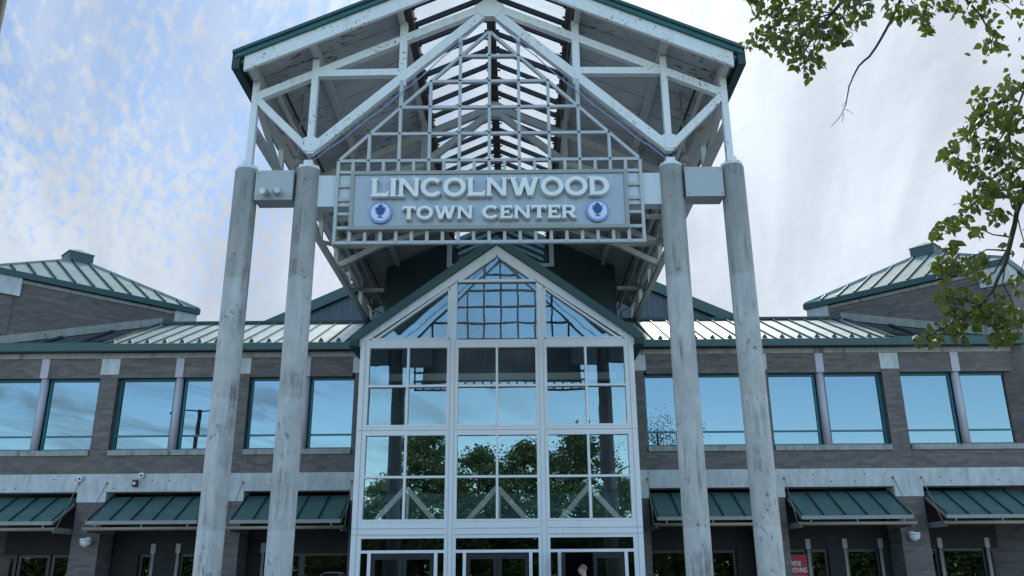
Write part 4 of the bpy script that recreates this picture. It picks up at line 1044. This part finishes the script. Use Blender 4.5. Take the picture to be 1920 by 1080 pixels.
# ------------------------------------------------------------------ parked cars, seen only mirrored in the shop glass
def car(paint):
    t = thing('parked_car', (0, 0, -.13), '', 'car', 'cars parked behind the photographer'); G0 = -.13
    prof = [(-2.2, .32), (-2.22, .62), (-2.1, .82), (-1.2, .95), (-1.0, .98), (1.25, 1.0), (2.05, .92), (2.2, .7), (2.2, .34)]
    b = MB(); n = len(prof)
    for y, k in ((-.86, .94), (-.80, 1), (.80, 1), (.86, .94)):
        pass
    def ring(y, sx, sz): return [(x * sx, y, G0 + .32 + (z - .32) * sz) for x, z in prof]
    rs = [ring(-.88, .985, .93), ring(-.80, 1, 1), ring(.80, 1, 1), ring(.88, .985, .93)]
    for r_ in rs: b.v += r_
    b.f.append(tuple(range(n))); b.f.append(tuple(3 * n + i for i in reversed(range(n))))
    for q in range(3):
        for i in range(n): jn = (i + 1) % n; b.f.append((q * n + i, (q + 1) * n + i, (q + 1) * n + jn, q * n + jn))
    b.build('body', paint, t)
    cab = MB(); lo = [(-1.15, .97), (1.5, 1.0)]; hi = [(-.45, 1.45), (.95, 1.44)]
    cab.hexa([(lo[0][0], -.78, G0 + .96), (lo[1][0], -.78, G0 + .98), (lo[1][0], .78, G0 + .98), (lo[0][0], .78, G0 + .96), (hi[0][0], -.58, G0 + 1.42), (hi[1][0], -.58, G0 + 1.42), (hi[1][0], .58, G0 + 1.42), (hi[0][0], .58, G0 + 1.42)])
    cab.build('windows', 'car_glass', t)
    rf = MB(); rf.hexa([(-.5, -.6, G0 + 1.40), (1.0, -.6, G0 + 1.40), (1.0, .6, G0 + 1.40), (-.5, .6, G0 + 1.40), (-.35, -.5, G0 + 1.47), (.85, -.5, G0 + 1.47), (.85, .5, G0 + 1.47), (-.35, .5, G0 + 1.47)])
    for s in (-1, 1):
        for x0, x1 in ((-1.13, -.47), (.25, .22), (1.48, .97)): rf.bar((x0, s * .79, G0 + .97), (x1, s * .595, G0 + 1.42), .06, .07)
    rf.build('roof', paint, t)
    for x in (-1.35, 1.35):
        for s in (-1, 1):
            wv = MB().tube([(x, s * .70, G0 + .33), (x, s * .885, G0 + .33)], .33, 24).build('wheel', 'tyre', t)
            MB().tube([(x, s * .88, G0 + .33), (x, s * .895, G0 + .33)], .2, 16).build('rim', 'galvanised', wv)
    for s in (-1, 1):
        MB().bar((-2.16, s * .62, G0 + .68), (-2.235, s * .62, G0 + .66), .34, .14).build('headlight', 'light_lens', t)
        MB().bar((2.16, s * .62, G0 + .74), (2.225, s * .62, G0 + .74), .3, .14).build('taillight', 'poster_red', t)
    return t
c0 = car('car_silver')
for i, (x, y, mat, rz, lab) in enumerate(((-7.6, -9.5, 'car_silver', 90, 'silver parked car mirrored in the dark shop window beside the left columns'), (-4.4, -9.6, 'car_white', 90, 'white parked car mirrored in the glass near the entrance doors'), (6.4, -9.4, 'car_blue', 90, 'blue parked car mirrored in the dark shop window beside the right columns'), (-12.0, -9.6, 'car_white', 90, 'white parked car mirrored low in the far left shop windows'))):
    o = c0 if i == 0 else copy_tree(c0)
    o.location = (x, y, -.13); o.rotation_euler = (0, 0, R(rz)); o['label'] = lab
    if i:
        for k in kids(o):
            if k.name.split('.')[0] in ('body', 'roof'):
                k.data = k.data.copy(); k.data.materials[0] = MAT[mat]

# ------------------------------------------------------------------ the person at the open door, in profile, walking to the left
def skin_mesh(name, verts, edges, mat, parent, off, lvl=2, extra=None):
    me = bpy.data.meshes.new(name); me.from_pydata([tuple(Vector(v[:3]) + off) for v in verts], edges, [])
    tmp = bpy.data.objects.new(name, me); COL.objects.link(tmp)
    tmp.modifiers.new('skin', 'SKIN').use_smooth_shade = True
    for sv, v in zip(me.skin_vertices[0].data, verts): sv.radius = (v[3], v[4] if len(v) > 4 else v[3])
    me.skin_vertices[0].data[0].use_root = True
    sb = tmp.modifiers.new('smooth', 'SUBSURF'); sb.levels = lvl; sb.render_levels = lvl
    dg = bpy.context.evaluated_depsgraph_get(); dg.update()
    nm = bpy.data.meshes.new_from_object(tmp.evaluated_get(dg)); nm.name = name
    bpy.data.objects.remove(tmp)
    if extra:                                                      # weld the head on: one continuous surface
        vs = [tuple(v.co) for v in nm.vertices]; fs = [tuple(p.vertices) for p in nm.polygons]; k = len(vs)
        vs += extra.v; fs += [tuple(i + k for i in f) for f in extra.f]
        jm = bpy.data.meshes.new(name); jm.from_pydata(vs, [], fs); tmp = bpy.data.objects.new(name, jm); COL.objects.link(tmp)
        rm_ = tmp.modifiers.new('weld', 'REMESH'); rm_.mode = 'VOXEL'; rm_.voxel_size = .0065
        sm_ = tmp.modifiers.new('soften', 'SMOOTH'); sm_.iterations = 2; sm_.factor = .5
        dg = bpy.context.evaluated_depsgraph_get(); dg.update(); nm = bpy.data.meshes.new_from_object(tmp.evaluated_get(dg)); nm.name = name; bpy.data.objects.remove(tmp)
    nm.materials.clear(); nm.materials.append(MAT[mat])
    for p in nm.polygons: p.use_smooth = True
    o = bpy.data.objects.new(name, nm); COL.objects.link(o); attach(o, parent); return o
hp = P3(1096, 1074, 21.35); off = Vector((hp.x, 21.35, .0))
pe = thing('person', tuple(off), 'older person with short grey hair and dark jacket walking out of the open door', 'person')
# x is the walking direction (towards -x), y across the shoulders
B = [(0, 0, .93, .12, .15), (0, 0, 1.10, .11, .14), (-.01, 0, 1.30, .12, .17), (-.015, 0, 1.43, .08, .12), (-.02, 0, 1.50, .062), (-.03, 0, 1.55, .06),
     (-.04, 0, 1.60, .06, .06), (-.03, 0, 1.64, .05, .05),
     (0, -.09, .88, .085), (-.16, -.09, .50, .058), (-.10, -.09, .09, .042), (-.26, -.09, .045, .035),
     (0, .09, .88, .085), (.06, .09, .48, .058), (.22, .09, .13, .042), (.10, .09, .045, .035),
     (-.01, -.18, 1.40, .055), (.08, -.23, 1.13, .042), (.02, -.24, .89, .030), (0, -.24, .82, .032),
     (-.01, .18, 1.40, .055), (-.08, .23, 1.13, .042), (-.22, .24, .93, .030), (-.27, .24, .88, .032)]
E_ = [(0, 1), (1, 2), (2, 3), (3, 4), (4, 5), (5, 6), (6, 7), (0, 8), (8, 9), (9, 10), (10, 11), (0, 12), (12, 13), (13, 14), (14, 15), (3, 16), (16, 17), (17, 18), (18, 19), (3, 20), (20, 21), (21, 22), (22, 23)]
for hand, (hx, hy, hz), dx in ((19, (0, -.24, .82), .0), (23, (-.27, .24, .88), -.02)):
    for f_, ln_ in ((-.024, .065), (-.008, .08), (.008, .078), (.023, .06)):
        k = len(B); B += [(hx + f_ + dx * .5, hy + .004, hz - .045, .010), (hx + f_ + dx - .004, hy + .008, hz - .045 - ln_ * .5, .0085), (hx + f_ + dx - .016, hy + .016, hz - .045 - ln_, .007)]
        E_ += [(hand, k), (k, k + 1), (k + 1, k + 2)]
    k = len(B); B += [(hx - .035, hy + .01, hz - .005, .010), (hx - .046, hy + .016, hz - .045, .008)]; E_ += [(hand, k), (k, k + 1)]
def ell(mb, c, r, n=16, mrow=10, lo=-90, hi=90):
    b = len(mb.v)
    for i in range(mrow + 1):
        a = R(lo + (hi - lo) * i / mrow)
        for k in range(n): t = 2 * math.pi * k / n; mb.v.append((c[0] + r[0] * max(1e-4, math.cos(a)) * math.cos(t), c[1] + r[1] * max(1e-4, math.cos(a)) * math.sin(t), c[2] + r[2] * math.sin(a)))
    for i in range(mrow):
        for k in range(n): mb.f.append((b + i * n + k, b + i * n + (k + 1) % n, b + (i + 1) * n + (k + 1) % n, b + (i + 1) * n + k))
    mb.f.append(tuple(b + k for k in reversed(range(n)))); mb.f.append(tuple(b + mrow * n + k for k in range(n)))
H_ = off + Vector((-.045, 0, 1.63))
hd = MB()
ell(hd, H_ + Vector((.012, 0, .028)), (.094, .076, .088)); ell(hd, H_ + Vector((-.026, 0, -.035)), (.064, .058, .078)); ell(hd, H_ + Vector((-.055, 0, -.085)), (.030, .034, .026))
ell(hd, H_ + Vector((-.072, 0, .030)), (.018, .045, .014)); hd.tube([H_ + Vector((-.078, 0, .022)), H_ + Vector((-.108, 0, -.020)), H_ + Vector((-.078, 0, -.032))], [.011, .016, .014], 10)
ell(hd, H_ + Vector((-.080, 0, -.050)), (.014, .024, .008)); ell(hd, H_ + Vector((-.078, 0, -.064)), (.014, .022, .008))
for s in (-1, 1): ell(hd, H_ + Vector((.005, s * .076, -.005)), (.022, .013, .033), 10, 8)
hd.tube([H_ + Vector((.02, 0, -.05)), H_ + Vector((.025, 0, -.14))], [.058, .062], 16)
body = skin_mesh('body', B, E_, 'skin', pe, off, 2, hd)
ey = MB()
for s in (-1, 1): ell(ey, H_ + Vector((-.080, s * .032, .012)), (.009, .013, .008), 8, 6)
ey.build('eyes', 'dark_fixture', body, True)
hr = MB()
b_ = len(hr.v); n = 24
for i in range(9):                                                 # short hair: a thin shell that leaves the forehead and face free
    a = R(-14 + 104 * i / 8)
    for k in range(n):
        t = 2 * math.pi * k / n; f = max(0, -math.cos(t)); aa = max(a, R(38 * f ** 2)) if i < 4 else a
        aa = a + (R(90) - a) * .5 * f ** 2 * (1 - i / 8)
        hr.v.append((H_.x + .014 + .101 * max(1e-3, math.cos(aa)) * math.cos(t), H_.y + .083 * max(1e-3, math.cos(aa)) * math.sin(t), H_.z + .030 + .094 * math.sin(aa)))
for i in range(8):
    for k in range(n): hr.f.append((b_ + i * n + k, b_ + i * n + (k + 1) % n, b_ + (i + 1) * n + (k + 1) % n, b_ + (i + 1) * n + k))
hr.build('hair', 'grey_hair', pe, True)
grow = lambda idx, g: [(B[i][0], B[i][1], B[i][2], B[i][3] + g, (B[i][4] if len(B[i]) > 4 else B[i][3]) + g) for i in idx]
jk = grow([0, 1, 2, 3, 16, 17, 18, 20, 21, 22], .022)
jk.append((0, 0, .84, .135, .165))
skin_mesh('jacket', jk, [(0, 10), (0, 1), (1, 2), (2, 3), (3, 4), (4, 5), (5, 6), (3, 7), (7, 8), (8, 9)], 'dark_jacket', pe, off)
tq = grow([0, 8, 9, 10, 12, 13, 14], .018)
skin_mesh('trousers', tq, [(0, 1), (1, 2), (2, 3), (0, 4), (4, 5), (5, 6)], 'dark_trousers', pe, off)
for i in (10, 14):
    x, y, z = B[i][:3]; s_ = MB(); s_.tube([off + Vector((x + .06, y, .05)), off + Vector((x - .05, y, .05)), off + Vector((x - .20, y, .035))], [.05, .052, .034], 12); s_.build('shoe', 'shoe', pe, True)

# ------------------------------------------------------------------ light and sky
SUN_AZ, SUN_EL = 5, 45                                            # behind the building, to the right of its axis
S = Vector((math.sin(R(SUN_AZ)) * math.cos(R(SUN_EL)), math.cos(R(SUN_AZ)) * math.cos(R(SUN_EL)), math.sin(R(SUN_EL))))
sl = bpy.data.lights.new('sun', 'SUN'); sl.energy = .9; sl.angle = R(10); sl.color = (1, .93, .82)
so = bpy.data.objects.new('sun', sl); COL.objects.link(so); so.location = (20, 40, 40); so.rotation_euler = S.to_track_quat('Z', 'Y').to_euler()
wd = bpy.data.worlds.new('World'); scene.world = wd; wd.use_nodes = True; nt = wd.node_tree; nt.nodes.clear()
out = nt.nodes.new('ShaderNodeOutputWorld'); bg = nt.nodes.new('ShaderNodeBackground'); L(nt, bg.outputs[0], out.inputs[0])
sky = N(nt, 'ShaderNodeTexSky', sky_type='NISHITA', sun_disc=False, sun_elevation=R(SUN_EL), sun_rotation=R(SUN_AZ), air_density=1.0, dust_density=.6, ozone_density=1.6)
tc = N(nt, 'ShaderNodeTexCoord'); D = tc.outputs['Generated']
sp = N(nt, 'ShaderNodeSeparateXYZ'); L(nt, D, sp.inputs[0])
X, Y, Z = sp.outputs
den = math_(nt, 'MAXIMUM', math_(nt, 'ADD', Z, .12), .05)
cbn = N(nt, 'ShaderNodeCombineXYZ'); L(nt, math_(nt, 'DIVIDE', X, den), cbn.inputs[0]); L(nt, math_(nt, 'DIVIDE', Y, den), cbn.inputs[1])
def skynoise(rot, scl, scale, detail=5, rough=.55, dist=0.0):
    m0 = N(nt, 'ShaderNodeMapping'); m0.inputs['Scale'].default_value = (2.0, .9, 1); m0.inputs['Rotation'].default_value = (0, 0, R(rot)); L(nt, cbn.outputs[0], m0.inputs['Vector'])
    mp = N(nt, 'ShaderNodeMapping'); mp.inputs['Scale'].default_value = (*scl, 1)
    L(nt, m0.outputs[0], mp.inputs['Vector']); return noise(nt, mp.outputs[0], scale, detail, rough, dist)
rip = skynoise(34, (1.0, 2.3), 14.0, 4, .55, .1)                     # mackerel ripples
big = skynoise(10, (1.0, 1.3), 1.0, 4, .5)

cbs = N(nt, 'ShaderNodeCombineXYZ'); L(nt, math_(nt, 'MULTIPLY', X, 9.0), cbs.inputs[0]); L(nt, math_(nt, 'MULTIPLY', Z, 3.2), cbs.inputs[1])                      # drawn out streaks on the right
stre = noise(nt, cbs.outputs[0], 1.0, 6, .6, .5)
az = math_(nt, 'DIVIDE', X, math_(nt, 'ADD', math_(nt, 'MAXIMUM', Y, 0.0), .35))
right = ramp(nt, math_(nt, 'ADD', az, math_(nt, 'MULTIPLY_ADD', big, .5, -.25)), -.30, .22)
lowf = ramp(nt, Z, .52, .20)
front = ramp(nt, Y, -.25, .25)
cov = math_(nt, 'MINIMUM', 1.0, math_(nt, 'ADD', right, math_(nt, 'MULTIPLY', lowf, .75)))
thr = math_(nt, 'MULTIPLY_ADD', cov, -.26, .50)
mk = math_(nt, 'SUBTRACT', math_(nt, 'ADD', math_(nt, 'MULTIPLY', rip, .75), math_(nt, 'MULTIPLY', big, .25)), thr)
mask = ramp(nt, mk, -.19, .19)
mask = math_(nt, 'MAXIMUM', mask, math_(nt, 'MULTIPLY', ramp(nt, cov, .55, 1.0), .9))
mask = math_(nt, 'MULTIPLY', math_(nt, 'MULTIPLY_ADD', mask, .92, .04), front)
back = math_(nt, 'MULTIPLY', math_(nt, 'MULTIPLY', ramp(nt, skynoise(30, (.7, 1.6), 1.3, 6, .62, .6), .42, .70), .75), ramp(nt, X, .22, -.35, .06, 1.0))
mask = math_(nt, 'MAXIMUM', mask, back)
tone = math_(nt, 'ADD', math_(nt, 'MULTIPLY', math_(nt, 'ADD', ramp(nt, stre, .32, .68), math_(nt, 'MULTIPLY_ADD', rip, .5, -.25)), .22), math_(nt, 'MULTIPLY', ramp(nt, big, .3, .7), .12))
sunv = N(nt, 'ShaderNodeVectorMath', operation='DOT_PRODUCT'); L(nt, D, sunv.inputs[0]); sunv.inputs[1].default_value = tuple(S)
glow = ramp(nt, sunv.outputs['Value'], .90, .998)
CB = 2.5
k = math_(nt, 'MULTIPLY', math_(nt, 'ADD', math_(nt, 'ADD', .76, tone), math_(nt, 'MULTIPLY', glow, .35)), CB)
k = math_(nt, 'MULTIPLY', k, math_(nt, 'MULTIPLY_ADD', right, .16, .90))
ccol = N(nt, 'ShaderNodeVectorMath', operation='SCALE'); ccol.inputs[0].default_value = (.90, .98, 1.09); L(nt, k, ccol.inputs['Scale'])
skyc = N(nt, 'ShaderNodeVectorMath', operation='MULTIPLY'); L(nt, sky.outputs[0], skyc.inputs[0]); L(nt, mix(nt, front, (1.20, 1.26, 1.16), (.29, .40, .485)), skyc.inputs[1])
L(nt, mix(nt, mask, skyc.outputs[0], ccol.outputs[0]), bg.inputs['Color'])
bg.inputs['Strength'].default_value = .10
scene.view_settings.view_transform = 'Standard'; scene.view_settings.look = 'None'; scene.view_settings.exposure = 1.75; scene.view_settings.gamma = 1
scene.render.engine = 'CYCLES'; scene.cycles.max_bounces = 10; scene.cycles.transparent_max_bounces = 16; scene.cycles.caustics_reflective = False; scene.cycles.caustics_refractive = False
scene.cycles.sample_clamp_indirect = 6
